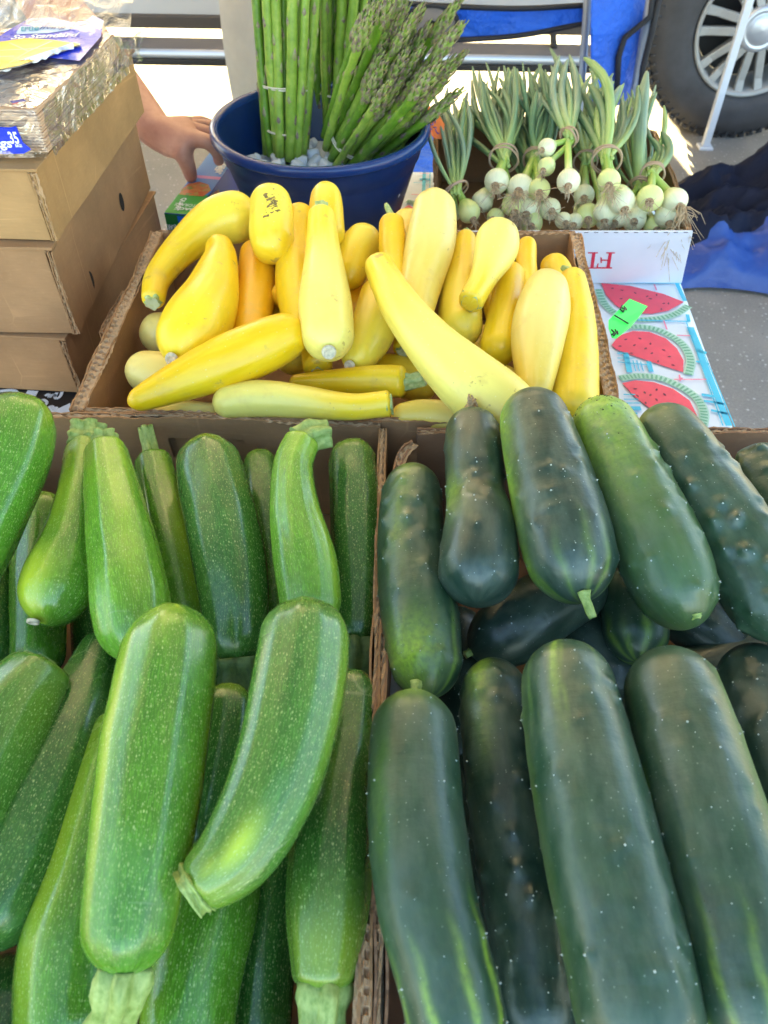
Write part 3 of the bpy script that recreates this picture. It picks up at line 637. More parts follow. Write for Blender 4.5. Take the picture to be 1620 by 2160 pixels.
Q('deep yellow squash lying diagonally above the front rim at left, narrow end down', [(270, 853, 20, .145), (340, 822, 36, .150), (440, 778, 51, .160), (545, 735, 57, .168), (645, 690, 42, .175)], 0, 1, seed=80, bulb=(1, 2))
Q('pale squash lying along the front rim with its cut green stem to the right', [(448, 853, 30, .138), (540, 842, 40, .140), (640, 848, 35, .142), (740, 858, 28, .146), (826, 851, 29, .150)], 0, 2, stem=(1, .006, .010, (0, 0, 0)), seed=81, bulb=(0, .62), capb=.35, powb=2.8)
Q('squash behind the one on the front rim, ridged green stem pointing right', [(610, 806, 14, .122), (690, 806, 24, .125), (780, 804, 32, .130), (858, 806, 34, .135)], 0, 1, stem=(1, .022, .0075, (0, .002, .004), (0, 0, 0), .9), seed=82, capb=.5, powb=2.6, ribs=(5, .03))
Q('pale squash with a round blunt end low against the left wall', [(268, 776, 34), (330, 790, 48), (420, 815, 44)], .025, 4, seed=83, bulb=(0, .9))
Q('dull pale squash tucked under the fat crook-necked one at the left wall', [(295, 705, 38), (350, 705, 44), (420, 720, 40)], .045, 4, seed=84, bulb=(0, .9))
Q('small squash under the central one with its pale stem pointing down', [(668, 700, 34), (670, 785, 32)], .025, 1, stem=(1, .004, .007, (0, 0, 0)), seed=85, capb=.5)
Q('small squash with a whitish stem stub showing under the biggest one', [(855, 670, 22), (850, 742, 22)], .035, 1, stem=(1, .005, .007, (0, 0, 0)), seed=86, capb=.5)
Q('orange-toned squash low in the gap above the front rim', [(750, 775, 30), (840, 792, 42), (918, 825, 36)], .055, 0, seed=87)
Q('pale squash lying flat above the rim, left of the dried cucumber blossom', [(825, 878, 22, .125), (900, 876, 34, .125), (1000, 892, 34, .12)], 0, 4, seed=88)
Q('small orange squash end with its stem facing forward, left of the central ones', [(640, 650, 26), (584, 612, 29)], .01, 3, stem=(1, .003, .007, (0, 0, 0)), seed=89, capb=.6)
Q('pale squash peeping out under the diagonal one at the front rim', [(300, 868, 18, .11), (380, 870, 26, .115), (470, 878, 26, .115)], 0, 4, seed=90)
Q('squash in the shade between the orange one and the diagonal one', [(585, 640, 30), (600, 720, 44), (640, 775, 36)], .045, 0, seed=91)
Q('squash in the shade under the upright pair right of the central one', [(735, 560, 34), (745, 640, 42), (740, 700, 34)], .045, 3, seed=92)
Q('pale squash behind the tall smooth one, only its shoulder showing', [(862, 448, 26), (850, 520, 38), (850, 600, 36)], .012, 4, seed=93)
Q('squash filling the back right of the heap behind the slim tip', [(1010, 540, 34), (1060, 640, 42), (1080, 740, 40)], .06, 1, seed=94)
Q('squash low at the foot of the heap behind the pear-shaped one', [(1020, 700, 40), (1010, 780, 42), (1150, 850, 36)], .07, 0, seed=95)

# ------------------------------------------------------------------ cartons
def polyl(pts, h):
    return [P(a, b, h) for a, b in pts]
def panel(name, top, drop, parent, mat='card', t=.005, down=(0, 0, -1), seed=0, hole=None, ends=True, edgemat='card_edge', walls=1):
    """corrugated sheet hanging from the world polyline `top`; two paper liners with a wavy flute between them"""
    top = [Vector(p) for p in top]; dn = Vector(down).normalized()
    D = catmull([(p.x, p.y, p.z) for p in top], 200) if len(top) > 2 else catmull([(p.x, p.y, p.z) for p in top], 2)
    seg = np.r_[0, np.cumsum(np.linalg.norm(np.diff(D, axis=0), axis=1))]; L0 = seg[-1]
    at = lambda s: np.array([np.interp(s, seg, D[:, i]) for i in range(3)])
    def nrm(s):
        d = at(min(L0, s + .003)) - at(max(0, s - .003)); n = np.cross(d, np.array(dn)); return n / np.linalg.norm(n)
    rs = np.random.RandomState(seed); phs = rs.uniform(0, 6, 6)
    jit = lambda s, q: .0006 * math.sin(s * 95 + phs[0] + q) + .0005 * math.sin(s * 240 + phs[1] + 2 * q) + .0004 * math.sin(s * 610 + phs[2] + 3 * q)
    wav = lambda s: .0012 * math.sin(s * 21 + phs[3]) + .0006 * math.sin(s * 70 + phs[4])
    mb = MB(); n = max(6, int(L0 / .004)); rows = [0, .003, .010, .025, .05, .08, .11]; rows = [r for r in rows if r < drop - .005] + [drop]
    dnn = np.array(dn); half = t / 2; lt = .0006 * (1 if t < .006 else 1.4)
    for side, q in ((-1, 0), (1, 1.7)):
        for w_ in range(2):
            pass
        V = []; F = []
        S = np.linspace(0, L0, n + 1)
        for s in S:
            c = at(s); nn = nrm(s)
            for ri, rr_ in enumerate(rows):
                o = half + wav(s) * (1 if rr_ < .012 else .4) * (side)
                base = c + nn * side * o + dnn * (rr_ + (jit(s, q) if ri == 0 else 0))
                V.append(base + nn * side * lt); V.append(base - nn * side * lt)
        m = len(rows); idx = lambda i, j, k: (i * m + j) * 2 + k
        for i in range(n):
            for j in range(m - 1):
                if hole:
                    sc = (S[i] + S[i + 1]) / 2; rc = (rows[j] + rows[j + 1]) / 2
                    if hole[0] < sc < hole[1] and hole[2] < rc < hole[3]: continue
                F.append((idx(i, j, 0), idx(i, j + 1, 0), idx(i + 1, j + 1, 0), idx(i + 1, j, 0)))
                F.append((idx(i, j, 1), idx(i + 1, j, 1), idx(i + 1, j + 1, 1), idx(i, j + 1, 1)))
            F.append((idx(i, 0, 0), idx(i + 1, 0, 0), idx(i + 1, 0, 1), idx(i, 0, 1)))
        for i in (0, n):
            for j in range(m - 1): F.append((idx(i, j, 0), idx(i, j, 1), idx(i, j + 1, 1), idx(i, j + 1, 0)))
        mb.add(V, F, 0, False)
    # crushed top edge closing the two papers, with the open flutes showing as a row of small slots
    k = max(8, int(L0 / .0011)); Wl = [-1, -.55, -.1, .12, .3, .62, .78, 1]; V = []; F = []
    for i in range(k + 1):
        s = L0 * i / k; c = at(s); nn = nrm(s); sn = math.sin(s * 2 * math.pi / .0088 + .8 * math.sin(s * 37 + phs[5]))
        for wi, w0 in enumerate(Wl):
            dip = .0042 if (wi in (4, 5) and sn > .15) else (.0009 + .0007 * math.sin(s * 713 + wi * 2.1) + .0006 * math.sin(s * 290 + wi))
            if t >= .008 and wi == 2 and math.sin(s * 2 * math.pi / .0095) > .55: dip = .003
            V.append(c + nn * (w0 * half * 1.02 + wav(s) * w0) + dnn * (dip + .4 * jit(s, 1)))
    m_ = len(Wl)
    for i in range(k):
        for j in range(m_ - 1): q = i * m_ + j; F.append((q, q + 1, q + 1 + m_, q + m_))
    mb.add(V, F, 1, False)
    return mb.build(name, [M[mat], M[edgemat]], parent)
def sheet(name, quad, parent, mat, t=.004):
    q = [Vector(p) for p in quad]; d = Vector((0, 0, t))
    mb = MB(); mb.hexa([p - d for p in q] + q); return mb.build(name, M[mat], parent)

RIM = .130
def open_box(label, cat, corners, h, mat, ts, seed, paths=None, holes=None, base=.004, group=None):
    """corners: world points of the rim BL, BR, FR, FL"""
    c = sum(corners, Vector()) / 4; t = thing('cardboard_box', label, cat, (c.x, c.y, TH + base), group)
    names = ['back', 'right', 'front', 'left']
    for i in range(4):
        a, b = corners[i], corners[(i + 1) % 4]
        path = (paths or {}).get(names[i]) or [a, b]
        panel('wall_panel', path, h, t, mat, ts[i], seed=seed + i, hole=(holes or {}).get(names[i]))
    sheet('bottom_panel', [Vector((p.x, p.y, TH + base)) for p in (corners[3], corners[2], corners[1], corners[0])], t, mat)
    return t
# yellow squash box
yb = [P(332, 488, RIM), P(1214, 490, RIM), P(1302, 889, RIM), P(163, 864, RIM)]
tby = open_box('open kraft cardboard box with wavy cut edges, filled with yellow squash', 'cardboard box', yb, RIM - .006, 'card', (.005, .013, .005, .013), 11,
         paths={'front': [P(1300, 890, RIM), P(940, 887, RIM), P(560, 879, RIM + .0005), P(300, 866, RIM), P(172, 863, RIM)]})
panel('tuck_flap', [P(215, 700, .088), P(262, 612, .088)], .028, tby, 'card', .004, seed=77)
# zucchini box
zb = [P(-190, 866, RIM), P(802, 896, RIM), P(755, 2420, RIM), P(-330, 2420, RIM)]
ztop = [P(-190, 866, RIM), P(120, 874, RIM), P(400, 876, RIM + .001), P(802, 896, RIM)]
hs0 = (P(120, 874, RIM) - ztop[0]).length; s340 = (P(345, 876, RIM) - ztop[0]).length; s520 = (P(505, 880, RIM) - ztop[0]).length
open_box('open cardboard box with a handle hole in its back wall, filled with green zucchini', 'cardboard box', zb, RIM - .006, 'card', (.006, .006, .006, .006), 21,
         paths={'back': ztop, 'right': [P(809, 902, RIM), P(801, 1100, RIM), P(797, 1300, RIM + .001), P(788, 1560, RIM), P(772, 1900, RIM), P(752, 2420, RIM)]},
         holes={'back': (s340, s520, .024, .051)})
# cucumber box
cb = [P(880, 910, RIM), P(1740, 906, RIM), P(2000, 2420, RIM), P(792, 2420, RIM)]
tcb = open_box('open cardboard box filled with dark green cucumbers', 'cardboard box', cb, RIM - .006, 'card_dk', (.006, .006, .006, .006), 31,
         paths={'left': [P(785, 2420, RIM), P(800, 2000, RIM), P(803, 1500, RIM), P(815, 1250, RIM), P(822, 1100, RIM), P(842, 985, RIM - .003), P(856, 950, RIM), P(876, 935, RIM)]})
panel('corner_flap', [P(880, 909, RIM), P(948, 907, RIM)], .075, tcb, 'card_dk', .005, seed=44)

# carton stack on the left
def carton(label, px, h0, h1, width, dep, rot, mat, seed, flap=True):
    c0 = P(px[0], px[1], h0); A = R(rot); X = Vector((-math.cos(A), -math.sin(A), 0)); Y = Vector((-math.sin(A), math.cos(A), 0)); Zv = Vector((0, 0, 1)); H = h1 - h0
    t = thing('cardboard_box', label, 'cardboard box', c0, 'closed cartons stacked at the left')
    tt = .005
    def slab(name, o, a, b, c, m=mat, bv=.0008):
        q = [o, o + a, o + a + b, o + b]; mb = MB()
        if a.cross(b).dot(c) < 0: q = [o, o + b, o + a + b, o + a]
        mb.hexa(q + [p + c for p in q]); return mb.build(name, M[m], t, bevel=bv)
    slab('wall_panel', c0 + X * tt * 1.6, X * (width - 3.2 * tt), Y * tt, Zv * H * .985)                       # front
    slab('wall_panel', c0 + X * tt * 1.6 + Y * (dep - tt), X * (width - 3.2 * tt), Y * tt, Zv * H * .985)
    slab('wall_panel', c0 + X * (width - tt), X * tt, Y * dep, Zv * H * .985)
    # near side wall: double board whose ragged end shows at the front corner
    panel('wall_panel', [c0 + Zv * (H * .985) + X * .0065 + Y * -.0015, c0 + Zv * (H * .985) + X * .0065 + Y * dep], H * .985, t, mat, .0045, seed=seed)
    # its front end grain, standing upright
    panel('corner_edge', [c0 + X * .0035 + Y * -.0030 + Zv * .001, c0 + X * .0035 + Y * -.0030 + Zv * (H * .975)], .02, t, mat, .0042, down=Y, seed=seed + 5)
    slab('lid_panel', c0 + Zv * H * .985 + X * -.001 + Y * -.002, X * (width + .002), Y * (dep + .003), Zv * (H * .015 + .002))
    slab('bottom_panel', c0 + X * .012 + Y * .006, X * (width - .02), Y * (dep - .012), Zv * .003)
    return t, c0, X, Y
carton('brown closed carton at the bottom of the left stack, on the black cloth', (179, 829), .002, .080, .46, .36, -2, 'card', 51)
b2 = carton('tall brown closed carton in the middle of the left stack', (171, 704), .084, .189, .46, .36, 1.5, 'card', 52)
b1 = carton('tan carton on top of the left stack, under the pack of paper bags', (127, 508), .193, .266, .44, .34, -.5, 'card_lt', 53)
for (bb, spots) in ((b2, ((.075, .022), (.235, .040))),):
    for (yy, zz) in spots:                      # thumb holes in the side: flat dark discs painted as their inner shade
        t_, c0, X, Y = bb; mb = MB(); c = c0 + Y * yy + Vector((0, 0, zz)) - X * (-.0040)
        nrm = -X; a = Y; b = Vector((0, 0, 1))
        V = [c - X * .0005 + a * math.cos(k * .5236) * .008 + b * math.sin(k * .5236) * .012 for k in range(12)]
        V = [v - X * .0003 for v in V]; mb.add(V + [v + X * .001 for v in V], [tuple(range(12)), tuple(range(23, 11, -1))])
        mb.build('thumb_hole_shade', simple('hole_shade', (.02, .012, .008), .95), t_)

# ------------------------------------------------------------------ text and prints
def text_mesh(s, O, U, Vv, w, h, mat, parent, name='lettering', shear=0., off=0.0006, extr=.0001, fit=True, bold=.0):
    cu = bpy.data.curves.new('t', 'FONT'); cu.body = s; cu.align_x = 'LEFT'; cu.shear = shear; cu.extrude = 0; cu.offset = bold; cu.resolution_u = 3
    ob = bpy.data.objects.new('t', cu); COL.objects.link(ob); dg = bpy.context.evaluated_depsgraph_get()
    me = bpy.data.meshes.new_from_object(ob.evaluated_get(dg)); bpy.data.objects.remove(ob)
    co = np.array([v.co[:] for v in me.vertices]); lo, hi = co.min(0), co.max(0)
    U = Vector(U).normalized(); Vv = Vector(Vv).normalized(); Nn = U.cross(Vv).normalized()
    sx = w / (hi[0] - lo[0]); sy = h / (hi[1] - lo[1])
    for v in me.vertices: v.co = Vector(O) + U * (v.co.x - lo[0]) * sx + Vv * (v.co.y - lo[1]) * sy + Nn * off
    o = link(name, me, mat, parent); recentre(o); return o
def poly_print(name, pts, mats, parent, kind=None):
    """pts: list of (list of world points, material index)"""
    mb = MB()
    for q, mi in pts: mb.add(q, [tuple(range(len(q)))], mi)
    return mb.build(name, mats, parent)
M['blue_print'] = simple('blue_film_print', (.01, .04, .62), .3, nscale=60, bscale=90, bstr=.5, bdist=.002)
M['white_print'] = simple('white_print', (.80, .82, .85), .5)
M['teal_print'] = simple('teal_print', (.03, .35, .50), .5)
M['navy_print'] = simple('navy_print', (.01, .03, .30), .5)
M['yellow_print'] = simple('yellow_print', (.90, .55, .03), .4, nscale=40, namt=.25)
M['yellow_pale'] = simple('pale_yellow_print', (.85, .70, .25), .4)
M['kraft'] = simple('kraft_paper', (.58, .40, .27), .8, nscale=20, namt=.1, bscale=60, bstr=.3)
M['lightblue_print'] = simple('light_blue_print', (.45, .62, .85), .45)

# pack of paper bags
hb0, hb1 = .2725, .313
FL_, FR_ = P(-120, 322, hb0), P(102, 326, hb0); BR_ = P(262, 152, hb0)
U = (FR_ - FL_).normalized(); Dd = (BR_ - FR_); Dd.z = 0; dl = Dd.length; Dd.normalize(); W_ = .36
t = thing('bag_pack', 'clear plastic pack of brown paper bags with blue label and torn yellow flap', 'paper bags', FR_)
rr = random.Random(3)
nl_ = 15
for k in range(nl_):
    z0 = hb0 + (hb1 - hb0) * k / nl_; z1 = z0 + (hb1 - hb0) / nl_ * .88; j = rr.uniform(-.0016, .0008); j2 = rr.uniform(-.003, .001)
    o = FR_ + U * j + Dd * (.002 + rr.uniform(0, .003)); o.z = TH + z0
    q = [o - U * W_, o, o + Dd * (dl - .006), o + Dd * (dl - .006) - U * W_]
    mb = MB(); mb.hexa(q + [p + Vector((0, 0, z1 - z0)) for p in q]); mb.build('paper_bag', M['kraft'], t, bevel=.0012)
# film
def film_mat():
    m, N, L, B = newmat('clear_film'); out = N['Material Output']
    tr = N.new('ShaderNodeBsdfTransparent'); tr.inputs[0].default_value = (.93, .93, .95, 1); gl = N.new('ShaderNodeBsdfGlossy'); gl.inputs['Roughness'].default_value = .12; gl.inputs[0].default_value = (1, 1, 1, 1)
    df = N.new('ShaderNodeBsdfDiffuse'); df.inputs[0].default_value = (.8, .8, .85, 1)
    ob = N.new('ShaderNodeTexCoord').outputs['Object']
    f = noise(N, L, ob, 30, 4, .55, 1.6); bp = N.new('ShaderNodeBump'); bp.inputs['Strength'].default_value = .9; bp.inputs['Distance'].default_value = .006; L.new(f, bp.inputs['Height'])
    L.new(bp.outputs[0], gl.inputs['Normal']); lw = N.new('ShaderNodeLayerWeight'); lw.inputs[0].default_value = .35; L.new(bp.outputs[0], lw.inputs['Normal'])
    m1 = N.new('ShaderNodeMixShader'); L.new(maprange(N, L, lw.outputs['Facing'], 0, 1, .10, .9), m1.inputs[0]); L.new(tr.outputs[0], m1.inputs[1]); L.new(gl.outputs[0], m1.inputs[2])
    m2 = N.new('ShaderNodeMixShader'); L.new(maprange(N, L, f, .5, .78, 0.0, .2), m2.inputs[0]); L.new(m1.outputs[0], m2.inputs[1]); L.new(df.outputs[0], m2.inputs[2])
    L.new(m2.outputs[0], out.inputs[0]); return m
M['film'] = film_mat()
mb = MB()
def film_patch(O, a, b, na_, nb_, nrm, amp, seed):
    V = []; F = []
    for i in range(na_ + 1):
        for j in range(nb_ + 1):
            p = O + a * i / na_ + b * j / nb_; x = np.array(p)[None]
            d = abs(float(wob(x, 55, seed)[0])) * .6 + abs(float(wob(x, 140, seed + 1)[0])) * .4
            V.append(p + nrm * (.0016 + amp * d))
    for i in range(na_):
        for j in range(nb_): q = i * (nb_ + 1) + j; F.append((q, q + 1, q + nb_ + 2, q + nb_ + 1))
    mb.add(V, F, 0, True)
up = Vector((0, 0, 1)); side = U - Dd * U.dot(Dd); side.normalize()
o1 = FR_.copy(); o1.z = TH + hb1
film_patch(o1 - U * W_ - Dd * .002, U * (W_ + .003), Dd * dl, 60, 44, up, .0035, 5)
film_patch(FR_ - U * W_ - Dd * .004, U * (W_ + .004), up * (hb1 - hb0 + .003), 60, 10, -Dd, .003, 6)
film_patch(FR_ + U * .003 - Dd * .003, Dd * (dl + .004), up * (hb1 - hb0 + .003), 44, 10, side, .004, 7)
# gathered film at the far corner and along the back
e0 = o1 + Dd * dl
for k in range(7):
    a0 = e0 - U * (.0 + .045 * k) - Dd * .01
    film_patch(a0 - U * .05, U * .07 + up * rr.uniform(-.006, .01), Dd * rr.uniform(.03, .055) + up * rr.uniform(.008, .034), 14, 12, up, .009, 20 + k)
film_patch(e0 - Dd * .05 - up * .03, Dd * .06 + side * .012, up * .035 + side * .02, 14, 12, side, .008, 40)
mb.build('plastic_wrap', M['film'], t)
HT = hb1 + .0062
def TP(l, h=HT): return [P(a, b, h) for a, b in l]
poly_print('label_print', [(TP([(-60, 118), (20, 62), (62, 38), (110, 37), (150, 46), (178, 44), (196, 32), (219, 43), (212, 78), (168, 128), (95, 121), (0, 135), (-60, 150)]), 0),
                           (TP([(34, 68), (44, 55), (150, 55), (146, 63), (100, 70), (36, 72)], HT + .0005), 1)], [M['blue_print'], M['lightblue_print']], t)
def text_px(s, a, b, c, h, mat, parent, **k):
    """text whose baseline runs from photo point a to b at height h, cap top at photo point c"""
    A, B, C = P(*a, h), P(*b, h), P(*c, h); U = B - A; Vv = C - A
    return text_mesh(s, A, U, Vv, U.length, Vv.length, mat, parent, **k)
text_px('true', (42, 67), (82, 65), (44, 57), HT + .0006, M['teal_print'], t, bold=.02)
text_px('living', (83, 65), (140, 63), (85, 56), HT + .0006, M['navy_print'], t, shear=.3)
text_px('So Standard', (22, 84), (165, 78), (28, 75), HT + .0003, M['white_print'], t, shear=.25, bold=.02)
# torn flap curling up, yellow print on top
fl = MB(); rows = []
top_e = [(-60, 96), (0, 88), (55, 80), (110, 84), (170, 92)]; bot_e = [(-60, 168), (-10, 148), (40, 138), (95, 120), (170, 92.5)]
V = []
for i in range(5):
    for j in range(5):
        u = j / 4; a = np.array(top_e[i]) * (1 - u) + np.array(bot_e[i]) * u; V.append(P(a[0], a[1], HT + .002 + .014 * u * (1 - i / 4) + .003 * math.sin(i * 1.7) * u))
F = [(i * 5 + j, i * 5 + j + 1, i * 5 + j + 6, i * 5 + j + 5) for i in range(4) for j in range(4)]
fl.add(V, F, 0, True); fl.add([Vector(v) - Vector((0, 0, .0012)) for v in V], [f[::-1] for f in F], 1, True)
fo = fl.build('torn_flap', [M['yellow_print'], M['white_print']], t)
lines = []
for (a, b) in (((0, 106), (120, 100)), ((20, 90), (60, 108)), ((60, 108), (20, 132)), ((60, 108), (110, 86)), ((-30, 120), (30, 118))):
    A, B = P(*a, HT + .0145), P(*b, HT + .0118); d = (B - A).normalized().cross(up) * .0012
    lines.append(([A - d, B - d, B + d, A + d], 0))
poly_print('label_print', lines, [M['yellow_pale']], t)
# ragged white edge of the tear
V = []
for i in range(25):
    x = -50 + i * 8.5; yb_ = 160 - i * 2.75; V += [P(x, yb_ - 4, HT + .008), P(x + 2, yb_ + rr.uniform(4, 13), HT + .003)]
mb = MB(); mb.add(V, [(2 * i, 2 * i + 1, 2 * i + 3, 2 * i + 2) for i in range(24)]); mb.build('torn_edge', M['white_print'], t)
yf = FR_.y - .009
def FP(l, dy=0): return [PY(a, b, yf - dy) for a, b in l]
poly_print('label_print', [(FP([(-80, 262), (18, 269), (34, 266), (48, 300), (66, 315), (50, 324), (-80, 326)]), 0)], [M['blue_print']], t)
A = PY(-24, 316, yf); text_mesh('Bags', A, (1, 0, 0), (0, 0, 1), (PY(30, 316, yf) - A).length, .0115, M['white_print'], t, shear=.15, bold=.03)
A = PY(24, 303, yf); text_mesh('35', A, (1, 0, 0), (0, 0, 1), (PY(43, 303, yf) - A).length, .0115, M['white_print'], t, bold=.03)
A = PY(34, 310, yf); text_mesh('BAGS', A, (1, 0, 0), (0, 0, 1), (PY(48, 310, yf) - A).length, .0030, M['white_print'], t, bold=.03)
poly_print('flag_print', [(TP([(20, 213), (50, 208), (55, 213), (27, 218)]), 0), (TP([(27, 218), (40, 215), (38, 218), (24, 220)]), 1)], [M['navy_print'], simple('red_print', (.6, .05, .08), .5)], t)

# slider bag box
hz = .055
A, Bz = P(333, 466, hz), P(411, 455, hz); d = P(488, 345, hz) - Bz; d.normalize(); X = (Bz - A); X = X - d * X.dot(d); wz = X.length; X.normalize(); Lz = .262
A = Bz - X * wz
t = thing('zipper_bag_box', 'blue and green carton of zipper storage bags held by the reaching hand', 'carton', A - up * .05)
q = [A - up * .05, Bz - up * .05, Bz + d * Lz - up * .05, A + d * Lz - up * .05]
M['zb_blue'] = simple('light_blue_carton', (.06, .24, .66), .35); M['zb_green'] = simple('green_carton', (.05, .34, .045), .35); M['zb_dkgreen'] = simple('dark_green_carton', (.012, .16, .03), .35)
M['zb_pink'] = simple('pink_stripe', (.60, .20, .48), .4); M['zb_navy'] = simple('navy_carton', (.015, .04, .36), .35)
m, N, L, B = newmat('fruit_picture'); ob = N.new('ShaderNodeTexCoord').outputs['Object']; v = N.new('ShaderNodeTexVoronoi'); v.inputs['Scale'].default_value = 120; L.new(ob, v.inputs['Vector'])
sp = N.new('ShaderNodeSeparateColor'); L.new(v.outputs['Color'], sp.inputs[0]); L.new(ramp(N, L, sp.outputs[0], [(0, (.55, .10, .03)), (.45, (.62, .20, .06)), (.7, (.55, .30, .08)), (1, (.20, .25, .05))]), B.inputs['Base Color']); B.inputs['Roughness'].default_value = .4
M['fruitpic'] = m
mb = MB(); mb.hexa(q + [p + up * .05 for p in q]); mb.build('carton_body', M['zb_navy'], t, bevel=.0006)
def zt(u, v, o=.0004): return A + X * wz * u + d * Lz * v + up * o            # top face
def zr(v, z, o=.0004): return Bz + d * Lz * v - up * .05 * z + X * o            # right face
def zf(u, z, o=.0004): return A + X * wz * u - up * .05 * z - d * o             # front face
wavy = [(1 - k / 12, .30 + .035 * math.sin(k * 1.3)) for k in range(13)]
poly_print('carton_print', [([zt(0.01, .003), zt(.99, .003), zt(.99, .24), zt(0.01, .24)], 0), ([zt(.01, .24), zt(.99, .24), zt(.99, .997), zt(.01, .997)], 1),
    ([zt(.01, .44, .0008), zt(.99, .44, .0008), zt(.99, .475, .0008), zt(.01, .475, .0008)], 2),
    ([zt(.05, .22, .0008), zt(.85, .22, .0008), zt(.97, .30, .0008), zt(.75, .37, .0008), zt(.4, .395, .0008), zt(.08, .36, .0008), zt(.01, .28, .0008)], 3),
    ([zr(.003, 1), zr(.003, .01), zr(.26, .01), zr(.24, 1)][::-1], 4), ([zr(.24, 1), zr(.26, .01), zr(.40, .2), zr(.44, 1)][::-1], 3),
    ([zf(.01, .99), zf(.99, .99), zf(.99, .01), zf(.01, .01)], 4), ([zf(.42, .95, .0008), zf(.97, .95, .0008), zf(.97, .05, .0008), zf(.42, .05, .0008)], 5)],
    [M['zb_green'], M['zb_blue'], M['zb_pink'], M['fruitpic'], M['zb_dkgreen'], simple('bright_blue', (.01, .13, .62), .35)], t)
wp = M['white_print']
text_mesh('Double', zt(.60, .97), -d, X, .11 * Lz / .26, .016, wp, t, bold=.03, off=.0012)
text_mesh('Zipper', zt(.60, .70), -d, X, .052, .020, wp, t, bold=.03, off=.0012)
text_mesh('Slide', zt(.30, .95), -d, X, .05, .010, M['yellow_print'], t, bold=.03, off=.0012)
text_mesh('QUART', zt(.22, .18), -d, X, .040, .009, wp, t, bold=.03, off=.0012)
text_mesh('STORAGE', zt(.92, .115), -X, -d, .036, .008, wp, t, off=.0012); text_mesh('BAGS', zt(.86, .07), -X, -d, .028, .008, wp, t, bold=.02, off=.0012)
text_mesh('QUART', zr(.20, .35), -d, up, .038, .012, wp, t, bold=.02, off=-.0012)
text_mesh('QUART', zf(.36, .30), -X, -up, .018, .010, wp, t, bold=.02, off=.0012)

# ------------------------------------------------------------------ tables and cloths
M['cloth'] = simple('white_oilcloth', (.70, .76, .84), .42, nscale=14, namt=.04, bscale=18, bstr=.35, bdist=.004)
M['cloth_blk'] = simple('black_cloth', (.014, .010, .010), .6, bscale=20, bstr=.3)
M['steel'] = simple('grey_steel', (.25, .26, .28), .4, metal=.8)
M['plastic_w'] = simple('grey_plastic_tabletop', (.55, .55, .53), .5)
def table(label, x0, x1, y0, y1, ztop=TH - .006):
    t = thing('folding_table', label, 'table', ((x0 + x1) / 2, (y0 + y1) / 2, 0))
    mb = MB(); mb.box(((x0 + x1) / 2, (y0 + y1) / 2, ztop - .022), (x1 - x0, y1 - y0, .04)); mb.build('tabletop', M['plastic_w'], t, bevel=.006)
    for sx in (x0 + .06, x1 - .06):
        for sy in (y0 + .08, y1 - .08):
            mb = MB(); mb.tube([(sx, sy, .004), (sx, sy, ztop - .042)], .012); mb.build('leg', M['steel'], t)
xr = P(1437, 600, 0).x; xr2 = P(1545, 899, 0).x; xt0 = P(450, 420, 0).x; ybk = P(895, 362, 0).y; yfr = P(800, 905, 0).y
table('folding table under the watermelon cloth, holding the tub and the onion and squash boxes', xt0, (xr + xr2) / 2 - .004, yfr, ybk - .008)
table('folding table at the front under the zucchini and cucumber boxes', -.52, .66, -.12, yfr - .02)
table('small folding table at the left under the carton stack', -1.0, xt0 - .02, yfr - .06 + .1, 1.03)
# watermelon cloth with drape
mb = MB(); x0, x1, y0, y1 = xt0 - .004, None, yfr - .01, ybk; V = []; F = []
nx, ny = 40, 40
def edge(y): return xr2 + (xr - xr2) * (y - P(1545, 899, 0).y) / (P(1437, 600, 0).y - P(1545, 899, 0).y)
for i in range(nx + 1):
    for j in range(ny + 1):
        y = y0 + (y1 - y0) * j / ny; x = x0 + (edge(y) - x0) * i / nx; V.append(Vector((x, y, TH - .001)))
for i in range(nx):
    for j in range(ny): a = i * (ny + 1) + j; F.append((a, a + ny + 1, a + ny + 2, a + 1))
mb.add(V, F, 0, True)
def drape(line, seed):
    V = []; F = []; n = len(line) - 1
    for i, p in enumerate(line):
        a = line[min(i + 1, n)] - line[max(i - 1, 0)]; nn = a.cross(up).normalized()
        for k in range(9):
            z = .25 * k / 8; V.append(p + nn * (.004 * min(1, k) + z * .12 * (.5 + .5 * math.sin(i * .55 + seed))) - up * (z + (.001 if k == 0 else 0)))
    for i in range(n):
        for k in range(8): q = i * 9 + k; F.append((q, q + 9, q + 10, q + 1))
    mb.add(V, F, 0, True)
drape([Vector((edge(y0 + (y1 - y0) * j / 40), y0 + (y1 - y0) * j / 40, TH - .001)) for j in range(41)], 1)
drape([Vector((edge(y1) + (x0 - edge(y1)) * j / 40, y1, TH - .001)) for j in range(41)], 2)
cl = mb.build('tablecloth', M['cloth']); tag(cl, 'white oilcloth printed with red watermelon slices, draped over the folding table', 'tablecloth')
cl.modifiers.new('s', 'SOLIDIFY').thickness = .0008
# print of the cloth
rd, gr, gr2, bl, pk, sdm = simple('melon_red', (.82, .07, .12), .42, nscale=40, namt=.12), simple('rind_green', (.16, .42, .26), .42), simple('rind_pale', (.45, .68, .55), .42), simple('turquoise_line', (.05, .50, .72), .42), simple('pink_line', (.85, .20, .32), .42), simple('seed_dark', (.06, .01, .03), .42)
pr = []
cg = M['cloth']
def H(l, o): return [P(a, b, .0002 + o) for a, b in l]
def cr_px(l, n=40): return [tuple(x) for x in catmull([(a, b, 0) for a, b in l], n)[:, :2]]
def strip(pts, w, mi, o=.0006, dash=None):
    W = [P(a, b, .0002 + o) for a, b in pts]; L = []
    for i in range(len(W) - 1):
        if dash and (i % dash[0]) >= dash[1]: continue
        a, b = W[i], W[i + 1]; tdir = (b - a).normalized(); nn = tdir.cross(up) * w / 2
        L.append(([a - nn, b - nn, b + nn, a + nn], mi))
    return L
